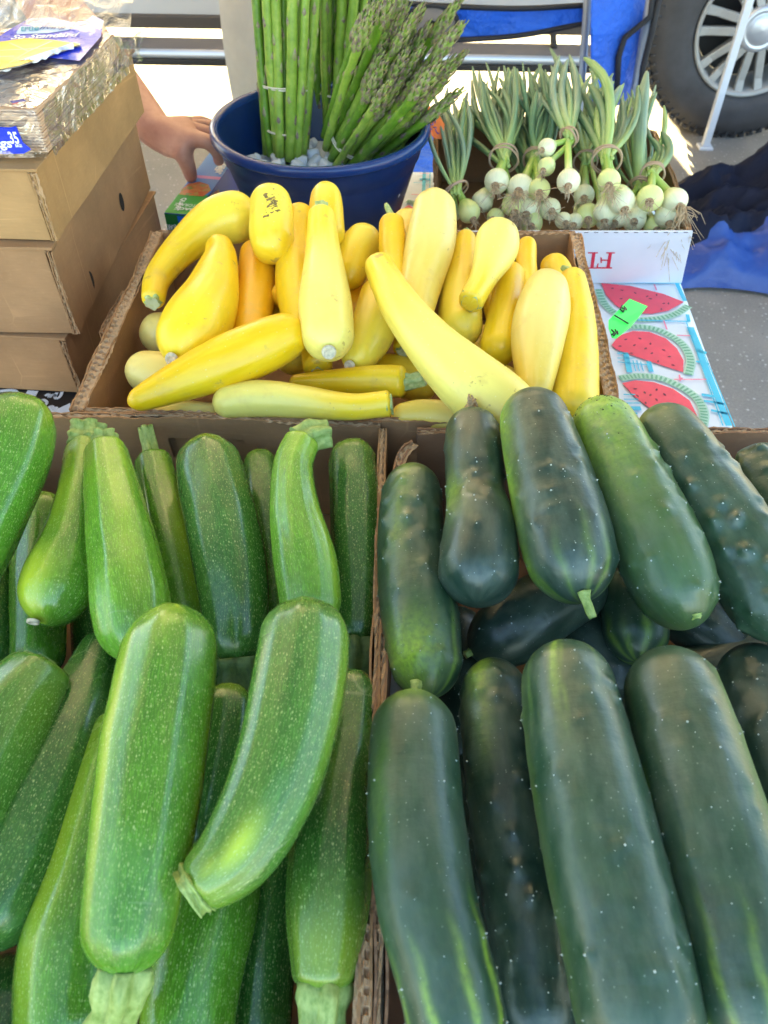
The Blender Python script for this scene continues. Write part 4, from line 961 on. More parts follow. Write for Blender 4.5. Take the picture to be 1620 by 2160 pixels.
slices = [ # flesh outline (curved rind side), straight side, rind path
  ([(1268, 597), (1278, 622), (1300, 645), (1330, 660), (1375, 662), (1410, 655), (1443, 637), (1400, 620), (1330, 603)], [(1262, 610), (1275, 640), (1298, 660), (1340, 673), (1385, 672), (1425, 662), (1452, 645)]),
  ([(1290, 728), (1305, 708), (1335, 698), (1370, 700), (1405, 714), (1428, 735), (1442, 760), (1441, 785), (1400, 772), (1350, 755), (1300, 737)], [(1300, 696), (1330, 689), (1375, 692), (1415, 708), (1443, 730), (1457, 760), (1452, 790)]),
  ([(1312, 808), (1340, 802), (1380, 806), (1420, 820), (1455, 845), (1470, 875), (1468, 898), (1430, 890), (1380, 868), (1340, 838)], [(1308, 798), (1345, 793), (1390, 797), (1435, 815), (1470, 840), (1485, 870), (1482, 900)]),
  ([(845, 470), (850, 440), (862, 432), (876, 440), (884, 455), (880, 475)], [(858, 424), (874, 428), (888, 442), (894, 462)])]
for flesh, rind in slices:
    pr.append((H(flesh, .0006), 0))
    rp = cr_px(rind, 60); pr += strip(rp, .012, 2, .0003); pr += strip(rp, .0085, 1, .0008, dash=(2, 1))
rs = random.Random(8)
for (xs, ys) in (((1292, 608), (1312, 612)), ((1310, 630), (1340, 618)), ((1335, 640), (1365, 625)), ((1372, 630), (1400, 640)), ((1362, 650), (1395, 652)), ((1410, 640), (1385, 622)),
                 ((1320, 716), (1350, 714)), ((1308, 730), (1338, 728)), ((1332, 745), (1362, 735)), ((1372, 725), (1400, 738)), ((1388, 762), (1412, 752)), ((1375, 745), (1420, 770)),
                 ((1340, 820), (1360, 828)), ((1385, 822), (1345, 835)), ((1372, 833), (1402, 832)), ((1362, 850), (1385, 843)), ((1410, 850), (1418, 862)), ((1440, 868), (1400, 872))):
    for s in (xs, ys):
        c = P(s[0], s[1], .0012); an = rs.uniform(0, 3); a = Vector((math.cos(an), math.sin(an), 0)) * .0028; b = Vector((-a.y, a.x, 0)) * .45
        pr.append(([c - a, c - b, c + a, c + b], 5))
for l, w_, mi in (([(1262, 596), (1437, 597)], .003, 3), ([(1428, 598), (1445, 635)], .006, 3), ([(1345, 675), (1455, 678)], .0025, 3), ([(1450, 663), (1453, 678)], .005, 3),
    ([(1455, 690), (1538, 898)], .008, 3), ([(1462, 690), (1550, 900)], .0015, 3), ([(1448, 680), (1525, 898)], .0015, 3), ([(1470, 738), (1490, 745)], .006, 3), ([(1468, 762), (1496, 768)], .004, 3), ([(1480, 832), (1520, 838)], .005, 3), ([(1485, 845), (1528, 852)], .004, 3), ([(1500, 865), (1535, 873)], .004, 3),
    ([(1302, 745), (1325, 745)], .003, 3), ([(1302, 755), (1340, 755)], .002, 3), ([(1303, 763), (1372, 770)], .002, 3), ([(1320, 745), (1328, 785)], .007, 3), ([(1335, 760), (1341, 783)], .0015, 3), ([(1343, 760), (1349, 783)], .0015, 3), ([(1351, 762), (1357, 783)], .0015, 3), ([(1368, 762), (1374, 784)], .006, 3),
    ([(1315, 832), (1340, 832)], .002, 3), ([(1316, 842), (1346, 842)], .002, 3), ([(1318, 850), (1352, 850)], .002, 3), ([(1320, 861), (1352, 861)], .007, 3), ([(1320, 872), (1345, 872)], .003, 3),
    ([(1380, 600), (1385, 612)], .002, 4), ([(1400, 676), (1407, 695)], .002, 4), ([(1428, 707), (1458, 708)], .002, 4), ([(1422, 800), (1490, 800)], .0018, 4), ([(1433, 790), (1435, 803)], .0022, 4), ([(1440, 797), (1434, 800)], .002, 4),
    ([(885, 365), (905, 366)], .002, 4), ([(895, 363), (893, 425)], .006, 3), ([(907, 363), (906, 430)], .0015, 3), ([(872, 385), (908, 386)], .002, 3), ([(868, 410), (908, 410)], .0018, 4), ([(885, 378), (908, 378)], .006, 3)):
    pr += strip(l, w_, mi, .0010)
near_ = lambda q: sum((p - Vector((P(1400, 700, 0).x, P(1400, 700, 0).y, TH))).length for p in q[0]) / len(q[0]) < .36
poly_print('cloth_print', [q for q in pr if near_(q)], [rd, gr, gr2, bl, pk, sdm], cl); poly_print('cloth_print', [q for q in pr if not near_(q)], [rd, gr, gr2, bl, pk, sdm], cl)
# black cloth with white script on the left table
mb = MB(); c1 = P(-260, 900, 0); c2 = P(205, 900, 0); yb0 = yfr + .02; V = []
mb.hexa([Vector((-1.02, yb0, TH - .002)), Vector((xt0 - .012, yb0, TH - .002)), Vector((xt0 - .012, 1.04, TH - .002)), Vector((-1.02, 1.04, TH - .002)), Vector((-1.02, yb0, TH)), Vector((xt0 - .012, yb0, TH)), Vector((xt0 - .012, 1.04, TH)), Vector((-1.02, 1.04, TH))])
bc = mb.build('tablecloth', M['cloth_blk']); tag(bc, 'black cloth with white script lettering under the carton stack', 'tablecloth')
pr = []
for l, w_ in (([(0, 825), (25, 823), (36, 829), (28, 838), (0, 842)], .005), ([(-10, 850), (12, 843), (22, 850), (12, 862), (-8, 868)], .005), ([(70, 824), (62, 836), (46, 850), (40, 858), (28, 862)], .014), ([(95, 835), (103, 831), (104, 838), (112, 832), (118, 836)], .004), ([(120, 828), (116, 836), (119, 841), (127, 836), (131, 826)], .004), ([(82, 850), (90, 843), (99, 849), (92, 858), (100, 862), (108, 856), (114, 862)], .004), ([(104, 862), (112, 868), (120, 858)], .004)):
    pr += strip(cr_px(l, 30), w_, 0, .0008)
pr.append((H([(122, 862), (148, 850), (150, 875), (112, 874)], .0008), 0))
poly_print('script_print', pr, [simple('white_script', (.7, .72, .78), .5)], bc)

# ------------------------------------------------------------------ tub of asparagus
TC = P(676, 255, .157); TC.z = TH
t = thing('plastic_tub', 'navy blue round plastic tub with a rolled rim, holding asparagus on ice', 'tub', TC)
nav = simple('navy_plastic', (.005, .024, .105), .34, nscale=8, namt=.1, bscale=14, bstr=.06)
mb = MB(); mb.lathe(TC, [(0, .001), (.100, .001), (.108, .004), (.139, .108), (.1395, .113), (.1435, .117), (.149, .142), (.1495, .148)], 96); mb.lathe(TC, [(.146, .149), (.139, .120), (.133, .105), (.104, .010), (0, .009)], 96)
mb.build('body', nav, t)
mb = MB(); mb.lathe(TC, [(.1455, .149), (.1455, .1545), (.1475, .1575), (.1515, .1585), (.1555, .1575), (.1575, .154), (.158, .147), (.1560, .1445), (.1500, .1465)], 128); mb.build('rim', simple('navy_rim', (.009, .038, .16), .22, bscale=14, bstr=.05), t)
# ice
m, N, L, B = newmat('ice'); B.inputs['Base Color'].default_value = (.78, .84, .92, 1); B.inputs['Roughness'].default_value = .12; B.inputs['Transmission Weight'].default_value = .25; B.inputs['IOR'].default_value = 1.31
mb = MB(); rr = random.Random(5)
for k in range(130):
    a = rr.uniform(0, 6.283); r_ = .118 * math.sqrt(rr.random()); c = TC + Vector((math.cos(a) * r_, math.sin(a) * r_, .078 + rr.uniform(-.006, .008)))
    s = rr.uniform(.008, .013); rot = Euler((rr.uniform(0, 3), rr.uniform(0, 3), rr.uniform(0, 3))).to_matrix(); mb.box(c, (s * 2, s * 1.6, s * 1.5), rot)
mb.disc(TC + Vector((0, 0, .078)), (0, 0, 1), .125, 48)
io = mb.build('ice', m); b = io.modifiers.new('b', 'BEVEL'); b.width = .004; b.segments = 3; b.limit_method = 'ANGLE'
for p_ in io.data.polygons: p_.use_smooth = True
tag(io, 'crushed ice in the bottom of the blue tub', 'ice', kind='stuff')

def asp_mat(nm, stops, sc=60):
    m, N, L, B = newmat(nm); ob = N.new('ShaderNodeTexCoord').outputs['Object']; f = noise(N, L, ob, sc, 4, .6)
    L.new(ramp(N, L, f, stops), B.inputs['Base Color']); B.inputs['Roughness'].default_value = .42; bump(N, L, noise(N, L, ob, 500, 3), .2, .0006, B); return m
M['asp'] = asp_mat('asparagus_stalk', [(.3, (.15, .27, .03)), (.55, (.25, .39, .045)), (.72, (.38, .47, .10))])
M['asp2'] = asp_mat('asparagus_stalk_deep', [(.3, (.07, .16, .010)), (.55, (.13, .27, .018)), (.75, (.22, .36, .04))])
M['asp_sc'] = asp_mat('asparagus_scale', [(.3, (.22, .32, .05)), (.46, (.28, .30, .12)), (.56, (.24, .17, .14)), (.7, (.13, .08, .09))], 110)
M['asp_tip'] = asp_mat('asparagus_tip', [(.3, (.16, .28, .04)), (.46, (.28, .34, .10)), (.54, (.28, .23, .15)), (.68, (.15, .10, .10))], 130)
M['band'] = simple('rubber_band', (.66, .62, .50), .5)
def scale_leaf(mb, p, d, out, L0, w0, mi):
    """small pointed bract pressed to the stalk: base p, pointing along d, bulging outwards"""
    s = d.cross(out).normalized(); V = []
    for (u, ww, b) in ((0, .55, 0.0), (.3, 1.0, .22), (.65, .62, .24), (1, .05, .05)):
        c = p + d * L0 * u + out * (L0 * .35 * b)
        V += [c - s * w0 * ww - out * w0 * .35, c + out * w0 * .28, c + s * w0 * ww - out * w0 * .35]
    F = []
    for i in range(3):
        for j in range(2): q = i * 3 + j; F.append((q, q + 1, q + 4, q + 3))
    mb.add(V, F, mi, True)
def spear(base, tip, r, parent, seed, bend=Vector((0, 0, 0)), tipl=.07, mat='asp', dens=1.):
    rs = random.Random(seed); L0 = (tip - base).length; pts = []; n = 16
    for i in range(n + 1):
        u = i / n; pts.append(base.lerp(tip, u) + bend * math.sin(u * math.pi) + Vector((rs.uniform(-1, 1), rs.uniform(-1, 1), 0)) * .0006)
    def rad_(u):
        x = (1 - u) * L0 / tipl
        return r * (1 - .12 * u) if x > 1 else r * (.88) * (0.20 + .98 * x ** .5 * (1 + .22 * math.sin(x * 3)) * .92)
    rsn = [min(rad_(i / n), r * 1.05) for i in range(n + 1)]
    mb = MB(); mb.tube(pts, rsn, 10, 0)
    def at(u):
        x = u * n; i = min(int(x), n - 1); return pts[i].lerp(pts[i + 1], x - i), (pts[i + 1] - pts[i]).normalized()
    u = .10; a = rs.uniform(0, 6); ut = 1 - tipl / L0
    while u < .995:
        p, dd = at(u); a += 2.4; o = dd.orthogonal().normalized(); o = o * math.cos(a) + dd.cross(o) * math.sin(a)
        if u < ut:
            scale_leaf(mb, p + o * rad_(u) * .93, (dd + o * .03).normalized(), o, .011 + rs.uniform(-.002, .006), r * .46, 1); u += rs.uniform(.010, .026) / L0 / dens
        else:
            k = (u - ut) / (1 - ut); rr_ = max(rad_(u), r * .25)
            scale_leaf(mb, p + o * rr_ * .86, (dd + o * (.10 - .02 * k)).normalized(), o, .0200 * (1.05 - .45 * k) * rs.uniform(.8, 1.2), rr_ * .60 + .0004, 2); u += .0021 / L0
    o = mb.build('spear', [M[mat], M['asp_sc'], M['asp_tip']], parent); return o
def bandring(c, axis, r, parent, mat='band', th=.0011, wob_=.0012, seed=0, squash=.8, turns=2):
    axis = Vector(axis).normalized(); a = axis.orthogonal().normalized(); b = axis.cross(a); rs = random.Random(seed); mb = MB()
    for tn in range(turns):
        ph = [rs.uniform(0, 6) for _ in range(3)]; tl = rs.uniform(-.12, .12); pts = []
        for k in range(41):
            an = 2 * math.pi * k / 40; rr_ = r * (1 + .03 * math.sin(2 * an + ph[0]) + .02 * math.sin(5 * an + ph[1]))
            pts.append(c + (a * math.cos(an) + b * math.sin(an)) * rr_ + axis * (wob_ * math.sin(an + ph[2]) + tn * .004 + tl * r * math.sin(an + ph[0])))
        mb.tube(pts, th, 6, caps=False)
    return mb.build('rubber_band', M[mat], parent)
rr = random.Random(21)
def bunch(label, bc, tc, nsp, rb, rt, rsp, bands, mat, seed, h0=.085, tips=None, jit=.02, tipl=.07):
    """bc/tc world base and tip centres"""
    ax = (tc - bc).normalized(); a = ax.orthogonal().normalized(); b = ax.cross(a); rs = random.Random(seed)
    t = thing('asparagus_bunch', label, 'asparagus', bc, 'bunches of asparagus in the tub')
    for k in range(nsp):
        q = math.sqrt((k + .5) / nsp); an = k * 2.39996 + seed; ca, sa = math.cos(an), math.sin(an)
        p0 = bc + (a * ca + b * sa) * rb * q + ax * rs.uniform(-.006, .004); p1 = tc + (a * ca + b * sa) * rt * q * rs.uniform(.8, 1.15) + ax * rs.uniform(-jit, jit)
        spear(p0, p1, rsp * rs.uniform(.72, 1.15), t, seed * 100 + k, bend=(a * ca + b * sa) * rs.uniform(-.004, .006), mat=mat if rs.random() < .7 else ('asp2' if mat == 'asp' else 'asp'), tipl=tipl * rs.uniform(.85, 1.2))
    for (u, rm_) in bands: bandring(bc.lerp(tc, u), ax, rm_, t, seed=seed + int(u * 90))
    return t
def up_at(px, py, y): return PY(px, py, y)
B1 = P(605, 322, .088); T1 = PY(600, -200, B1.y + .055)
bunch('upright asparagus bunch at the left of the tub, tied with two rubber bands', B1, T1, 20, .031, .062, .0076, [(.10, .0315), (.30, .036)], 'asp', 3)
B2 = P(712, 268, .088); T2 = PY(742, -190, B2.y + .04)
bunch('upright asparagus bunch in the middle of the tub, behind the leaning one', B2, T2, 22, .033, .068, .0076, [(.17, .034)], 'asp', 5)
B3 = P(728, 322, .095); T3 = P(890, 78, .275)
bunch('asparagus bunch leaning to the right over the tub rim with brownish open tips', B3, T3, 30, .036, .078, .0074, [(.12, .0365)], 'asp', 8, jit=.036, tipl=.075)
B4 = P(806, 322, .09); T4 = P(880, 165, .215)
bunch('short asparagus bunch lying low against the right side of the tub', B4, T4, 16, .030, .036, .0072, [(.10, .029)], 'asp', 11, jit=.026, tipl=.065)

# price tags
def marker(parent, strokes, mat, w_=.0016):
    mb = MB()
    for s in strokes: mb.tube(s, w_ / 2, 5)
    return mb.build('handwriting', mat, parent)
tg = [P(905, 222, .16), P(925, 240, .158), P(938, 262, .148), P(933, 294, .132), P(917, 292, .132), P(896, 272, .150), P(899, 240, .157)]
mb = MB(); nn = Vector((.35, -.85, .45)).normalized(); mb.add(tg, [tuple(range(7))]); mb.add([p - nn * .0006 for p in tg], [tuple(range(6, -1, -1))])
tag_o = mb.build('price_tag', simple('orange_card', (.95, .22, .05), .6)); tag(tag_o, 'small neon orange price tag with blue handwriting on the rim of the tub', 'price tag')
ink = simple('blue_ink', (.06, .05, .30), .5)
def on(tg_, u, v, o=.0012):
    a, b, c, d_ = tg_; return (a * (1 - u) + b * u) * (1 - v) + (d_ * (1 - u) + c * u) * v + nn * o
q4 = [P(903, 232, .159), P(932, 250, .152), P(930, 290, .133), P(903, 276, .146)]
marker(tag_o, [[on(q4, .55, .2), on(q4, .50, .45)], [on(q4, .15, .45), on(q4, .3, .35), on(q4, .35, .6), on(q4, .2, .65)], [on(q4, .4, .7), on(q4, .6, .62), on(q4, .55, .8), on(q4, .75, .9), on(q4, .85, .82)], [on(q4, .12, .8), on(q4, .3, .85)]], ink, .0014)
nn = Vector((.1, -.35, .93)).normalized()
def G(px, py): return P(px, py, .128 - .03 * max(0, (px - 1290)) / 80)
g = [G(1328, 630), G(1366, 646), G(1330, 690), G(1300, 714), G(1291, 712), G(1284, 692), G(1284, 675)]
mb = MB(); mb.add(g, [tuple(range(7))[::-1]]); mb.add([p - nn * .0007 for p in g], [tuple(range(7))])
gt = mb.build('price_tag', simple('neon_green_card', (.0, .82, .06), .5)); tag(gt, 'neon green price tag with black marks on the right wall of the squash box', 'price tag')
o_ = up * .0012
cg_ = lambda l: [G(a, b) + o_ for a, b in l]
marker(gt, [cg_([(1312, 646), (1308, 655), (1314, 660), (1317, 653), (1309, 651)]), cg_([(1312, 659), (1321, 652)]), cg_([(1316, 648), (1321, 656)]), cg_([(1296, 667), (1325, 684)]), cg_([(1289, 697), (1296, 704), (1290, 708)]), cg_([(1297, 697), (1300, 704), (1294, 710)]), cg_([(1302, 700), (1303, 707)])], simple('black_ink', (.01, .02, .01), .5), .0016)

# ------------------------------------------------------------------ onion box
OH = .094
M['carton_w'] = simple('white_carton', (.66, .70, .80), .5, nscale=9, namt=.05, bscale=30, bstr=.1)
o_fl, o_fr = P(912, 487, OH), P(1461, 486, OH); o_br, o_bl = P(1380, 275, OH), P(912, 290, OH)
o_bl = Vector((o_fl.x + .002, o_br.y, o_fl.z))
t = thing('onion_box', 'white fruit carton with red upside-down letters on its front, full of green onions', 'cardboard box', (o_fl + o_br) / 2 - up * OH)
panel('wall_panel', [o_bl, o_br], OH - .003, t, 'card', seed=61); panel('wall_panel', [o_br, P(1424, 380, OH), o_fr + Vector((-.004, .003, 0))], OH - .003, t, 'card', down=Vector((P(1438, 597, .001).x - o_fr.x - .006, P(1438, 597, .001).y - o_fr.y + .004, -OH)), seed=62); panel('wall_panel', [o_fl + Vector((.004, .003, 0)), o_bl], OH - .003, t, 'card', down=Vector((.012, P(1438, 597, .001).y - o_fr.y + .004, -OH)), seed=63)
dnf = Vector((0, -.0, -1))
fb_l = Vector((o_fl.x + .012, o_fl.y, TH + .002)); fb_r = P(1438, 597, .001)
mb = MB(); th_ = Vector((0, .004, 0))
fpl = [Vector((o_fl.x, o_fl.y - .003, o_fl.z)), Vector((o_fr.x, o_fr.y - .003, o_fr.z))]
fbr = Vector((fb_r.x, fb_r.y, TH + .001)); fbl = Vector((o_fl.x + .01, fb_r.y + o_fl.y - o_fr.y, TH + .001))
mb.hexa([fbl, fbr, fbr + th_, fbl + th_, fpl[0], fpl[1], fpl[1] + th_, fpl[0] + th_]); mb.build('front_panel', M['carton_w'], t, bevel=.0006)
sheet('bottom_panel', [Vector((p.x, p.y, TH + .006)) for p in (Vector((fbl.x + .004, max(fbl.y, fbr.y, o_fl.y) + .014, 0)), Vector((fbr.x - .006, max(fbl.y, fbr.y, o_fl.y) + .014, 0)), o_br + Vector((-.004, -.004, 0)), o_bl + Vector((.004, -.004, 0)))], t, 'card')
# slit marks along the fold and the serif letters
fn = (fpl[1] - fpl[0]).cross(fpl[0] - fbl).normalized()
if fn.y > 0: fn = -fn
def onf(px, py, o=.0006):
    d = ray(px, py); tt_ = (fbl - CO).dot(fn) / d.dot(fn); return CO + d * tt_ + fn * o
pr = [([onf(x, 489), onf(x + 9, 489), onf(x + 9, 490.6), onf(x, 490.6)], 1) for x in range(1232, 1452, 21)]
def let(l): pr.append(([onf(a, b) for a, b in l], 0))
# F (rotated 180 degrees, slanted)
let([(1284, 534), (1291, 534), (1286, 564), (1279, 564)])
let([(1279, 531.5), (1297, 531.5), (1297, 534), (1279, 534)]); let([(1258, 563), (1291, 563), (1291, 566), (1258, 566)]); let([(1258, 563), (1261, 563), (1263, 555), (1260.5, 555)])
let([(1268, 547), (1283, 547), (1283, 549.5), (1268, 549.5)]); let([(1266.5, 542), (1269.5, 542), (1269.5, 554), (1266.5, 554)])
let([(1249, 534), (1256, 534), (1252, 564), (1245, 564)]); let([(1240, 531.5), (1261, 531.5), (1261, 534), (1240, 534)]); let([(1240, 563.5), (1258, 563.5), (1258, 566), (1240, 566)])
poly_print('letter_print', pr, [simple('carton_red', (.62, .02, .06), .5), simple('slit_dark', (.12, .10, .12), .8)], t)

# ------------------------------------------------------------------ green onions
def onion_bulb_mat(nm, top, bot):
    m, N, L, B = newmat(nm); uv = N.new('ShaderNodeTexCoord').outputs['UV']; at = N.new('ShaderNodeAttribute'); at.attribute_name = 'light'
    f = noise(N, L, mapping(N, L, uv, (420, 20, 1)), 1, 3); c = mixc(N, L, at.outputs['Fac'], top, bot); c = mixc(N, L, maprange(N, L, f, .45, .7, 0, .35), c, (.50, .60, .30))
    L.new(c, B.inputs['Base Color']); B.inputs['Roughness'].default_value = .3; bump(N, L, f, .15, .0006, B); return m
bulbm = [onion_bulb_mat('onion_bulb', (.34, .50, .08), (.80, .78, .52)), onion_bulb_mat('onion_bulb_greenish', (.28, .44, .06), (.70, .74, .30))]
def leafmat(nm, a, b):
    m, N, L, B = newmat(nm); uv = N.new('ShaderNodeTexCoord').outputs['UV']; at = N.new('ShaderNodeAttribute'); at.attribute_name = 'light'
    f = noise(N, L, mapping(N, L, uv, (500, 18, 1)), 1, 3); c = ramp(N, L, f, [(.3, a), (.7, b)]); c = mixc(N, L, at.outputs['Fac'], (.38, .52, .16), c)
    L.new(c, B.inputs['Base Color']); B.inputs['Roughness'].default_value = .45; bump(N, L, f, .2, .0006, B); return m
leafm = [leafmat('onion_leaf', (.075, .16, .075), (.16, .27, .13)), leafmat('onion_leaf_grey', (.11, .19, .13), (.24, .34, .22)), leafmat('onion_leaf_light', (.16, .30, .08), (.32, .46, .17))]
M['root'] = simple('onion_root', (.52, .40, .26), .85, nscale=200, namt=.35)
M['rootcore'] = simple('root_plate', (.34, .22, .12), .9, nscale=500, namt=.5)
M['twine'] = simple('tan_band', (.44, .30, .20), .7)
def obunch(label, band, bulbs, leaves, seed, lm=0, bandr=None):
    """band (px,py,h); bulbs [(px,py,h,rpx[,rootlen])]; leaves [(px,py,h,rpx)] tips"""
    rs = random.Random(seed); Bd = P(*band); t = thing('green_onion_bunch', label, 'green onions', Bd - up * .03, 'bunches of green onions in the white carton')
    for bi, bl_ in enumerate(bulbs):
        c = P(bl_[0], bl_[1], bl_[2]); r = rad(c, bl_[3]) * rs.uniform(.82, 1.06); ax = (c - Bd); L0 = ax.length; ax.normalize()
        if len(bl_) > 5: ax = (ax + Vector(bl_[5])).normalized()
        vtc = (CO - c).normalized(); ax = (ax + vtc * .35).normalized()
        e = c + ax * r * .95
        neck = c - ax * r * 1.5; j = Vector((rs.uniform(-1, 1), rs.uniform(-1, 1), rs.uniform(-1, 1))) * .006
        W = [(*(Bd + j), r * .30), (*(Bd.lerp(neck, .5) + j * .6), r * .32), (*neck, r * .40), (*(c - ax * r * rs.uniform(.7, 1.0)), r * rs.uniform(.66, .82)), (*c, r), (*e, r * .82)]
        me, inf = sweep('onion_bulb', None, .3, .9, nl=44, na=28, ribs=(0, 0), seed=seed + bi, wobble=.015, wpts=W, light=lambda T, Ph: np.clip((T - .45) * 2.4, 0, 1))
        o = link('bulb', me, bulbm[rs.random() < .35], t); recentre(o)
        # root plate and roots
        mb = MB(); q = ax.to_track_quat('Z', 'Y').to_matrix(); tmp = MB(); tmp.lathe((0, 0, 0), [(r * .34, -r * .02), (r * .30, r * .05), (r * .14, r * .09), (0, r * .07)], 12)
        mb.add([q @ Vector(v) + e - ax * r * .04 for v in tmp.v], tmp.f, 1, True)
        nr = int(16 + 14 * (bl_[4] if len(bl_) > 4 else 1.0)); RL = (bl_[4] if len(bl_) > 4 else 1.0) * .0125
        for k in range(nr):
            d = (ax + ax.orthogonal() * 0 + Vector((rs.uniform(-1, 1), rs.uniform(-1, .4), rs.uniform(-1, .8))) * .8).normalized(); l = RL * rs.uniform(.4, 1.3)
            p0 = e + Vector((rs.uniform(-1, 1), rs.uniform(-1, 1), rs.uniform(-1, 1))) * r * .18; p1 = p0 + d * l * .5; p2 = p0 + d * l + Vector((rs.uniform(-1, 1), rs.uniform(-1, .5), rs.uniform(-1.4, .4))) * l * .6
            mb.tube([p0, p1, (p1 + p2) / 2 + Vector((rs.uniform(-1, 1), 0, rs.uniform(-1, 1))) * l * .12, p2], [.0006, .0005, .0004, .0003], 4, 0, caps=False)
        mb.build('roots', [M['root'], M['rootcore']], t)
    extra = [(a[0] + rs.uniform(-30, 30), a[1] + rs.uniform(-10, 45), a[2] - .02, a[3] * .7) for a in leaves if rs.random() < .35]
    for li, lf in enumerate(list(leaves) + extra):
        tip = P(lf[0], lf[1], lf[2]); rt = rad(tip, lf[3]) * .8; d = tip - Bd
        j = Vector((rs.uniform(-1, 1), rs.uniform(-1, 1), rs.uniform(-1, 1))) * .006
        sag = lf[4] if len(lf) > 4 else rs.uniform(-.008, .012); bulge = Vector((rs.uniform(-.018, .018), rs.uniform(-.008, .008), sag))
        W = []
        for k in range(6):
            u = k / 5; p = Bd + j + d * u + bulge * math.sin(u * math.pi); w_ = rt * np.interp(u, [0, .18, .5, .85, 1], [.6, .85, 1.0, .88, .28])
            W.append((p.x, p.y, p.z, w_))
        p = Bd + j - d.normalized() * .012; W = [(p.x, p.y, p.z, rt * .5)] + W
        me, inf = sweep('onion_leaf', None, .5, 1.6 if rs.random() < .75 else 5., nl=34, na=12, ribs=(0, 0), seed=seed * 7 + li, wobble=.05, wpts=W, light=lambda T, Ph: np.clip((T - .05) * 2.6, 0, 1))
        mm = leafm[(lf[5] if len(lf) > 5 else (lm if rs.random() < .7 else rs.choice([0, 1, 2])))]
        o = link('leaf', me, mm, t); recentre(o)
    ax = (P(bulbs[0][0], bulbs[0][1], bulbs[0][2]) - Bd).normalized()
    bandring(Bd, ax, rad(Bd, bandr or 24), t, 'twine', .0014, seed=seed, turns=2)
    return t
def fan(x0, x1, y0, y1, n, h, r, seed, **k):
    rs = random.Random(seed); out = []; n = int(n * 2.3)
    for i in range(n):
        u = (i + .5) / n; out.append((x0 + (x1 - x0) * u + rs.uniform(-20, 20), y0 + (y1 - y0) * u + rs.uniform(-26, 34), h + rs.uniform(-.03, .022), r * rs.uniform(.38, .78)))
    return out
obunch('green onion bunch at the left wall, grey-green leaves spread like a fan', (962, 396, .105), [(990, 448, .085, 24, .8), (955, 452, .07, 20)], fan(925, 1000, 210, 205, 9, .14, 12, 1) + [(930, 290, .11, 9)], 101, 1)
obunch('second green onion bunch from the left, one large bulb hanging from its band', (1063, 334, .125), [(1048, 382, .118, 30, 1.4), (1018, 425, .085, 26), (1082, 432, .09, 26, 1.8)], fan(1000, 1105, 165, 150, 12, .165, 12, 2) + [(985, 215, .14, 12), (978, 235, .13, 11)], 102, 0, 30)
obunch('green onion bunch with a tangled mass of brown roots over two bulbs', (1128, 335, .11), [(1098, 396, .112, 27, 2.2), (1137, 400, .115, 27, 2.0), (1112, 440, .085, 24, 1.6)], fan(1090, 1165, 170, 165, 9, .165, 12, 3), 103, 0)
obunch('green onion bunch on top with two small bulbs stacked beside a white one', (1202, 288, .155), [(1153, 312, .152, 18, .6), (1152, 352, .14, 20, .8), (1199, 383, .14, 28, 1.0)], [(1165, 108, .19, 9, .0, 0), (1185, 112, .20, 9, 0, 1), (1207, 105, .20, 11, 0, 1), (1195, 130, .19, 10, 0, 1), (1150, 160, .18, 8, 0, 0)], 104, 1, 20)
obunch('green onion bunch with pale bulbs one under another, tied with a double tan band', (1280, 335, .14), [(1284, 382, .135, 24, 1.8), (1312, 425, .11, 27, 1.0), (1276, 446, .09, 24, .9)], [(1232, 125, .19, 12, .02, 2), (1248, 175, .18, 12, .01, 0), (1225, 190, .17, 12, .0, 0), (1290, 165, .18, 12, .01, 1), (1305, 178, .18, 12, .0, 1), (1322, 175, .17, 10, .0, 2), (1270, 200, .17, 12, 0, 2), (1335, 190, .17, 9, 0, 0), (1205, 210, .16, 11, 0, 0)], 105, 1, 30)
obunch('green onion bunch with broad bright leaves standing along the right wall', (1352, 388, .10), [(1345, 440, .085, 24, .7), (1305, 458, .075, 22, .7)], [(1368, 152, .185, 17, .0, 1), (1345, 215, .16, 12, .0, 2), (1378, 200, .16, 10, 0, 0), (1330, 230, .15, 12, 0, 0)], 106, 2, 20)
obunch('green onion bunch with long stringy roots hanging over the right carton wall', (1376, 366, .115), [(1371, 418, .115, 31, .8), (1424, 424, .105, 26, 2.6), (1406, 455, .085, 24, 3.0)], [(1385, 280, .13, 11, 0, 0), (1370, 285, .13, 9, 0, 0), (1392, 300, .12, 8)], 107, 0)
obunch('green onion bunch lying lowest, bulbs along the left half of the front wall', (1120, 400, .065), [(1045, 458, .075, 22, .9), (1120, 470, .07, 25, .6), (1160, 441, .085, 26, 1.2), (1188, 465, .075, 21, 1.4)], fan(1020, 1180, 185, 180, 8, .13, 11, 8), 108, 0)
obunch('green onion bunch lying low in the middle with bulbs against the front wall', (1235, 340, .08), [(1232, 412, .09, 25, 1.2), (1240, 455, .075, 27, .8), (1275, 468, .07, 20, .8), (1212, 468, .07, 18, .5)], fan(1160, 1320, 180, 175, 9, .13, 12, 9), 109, 0)
obunch('mostly hidden green onion bunch, two pale bulbs peeping over the front wall at right', (1345, 400, .06), [(1338, 462, .075, 24, .5), (1382, 478, .065, 28, .5)], fan(1290, 1375, 215, 205, 6, .12, 11, 10), 110, 0)

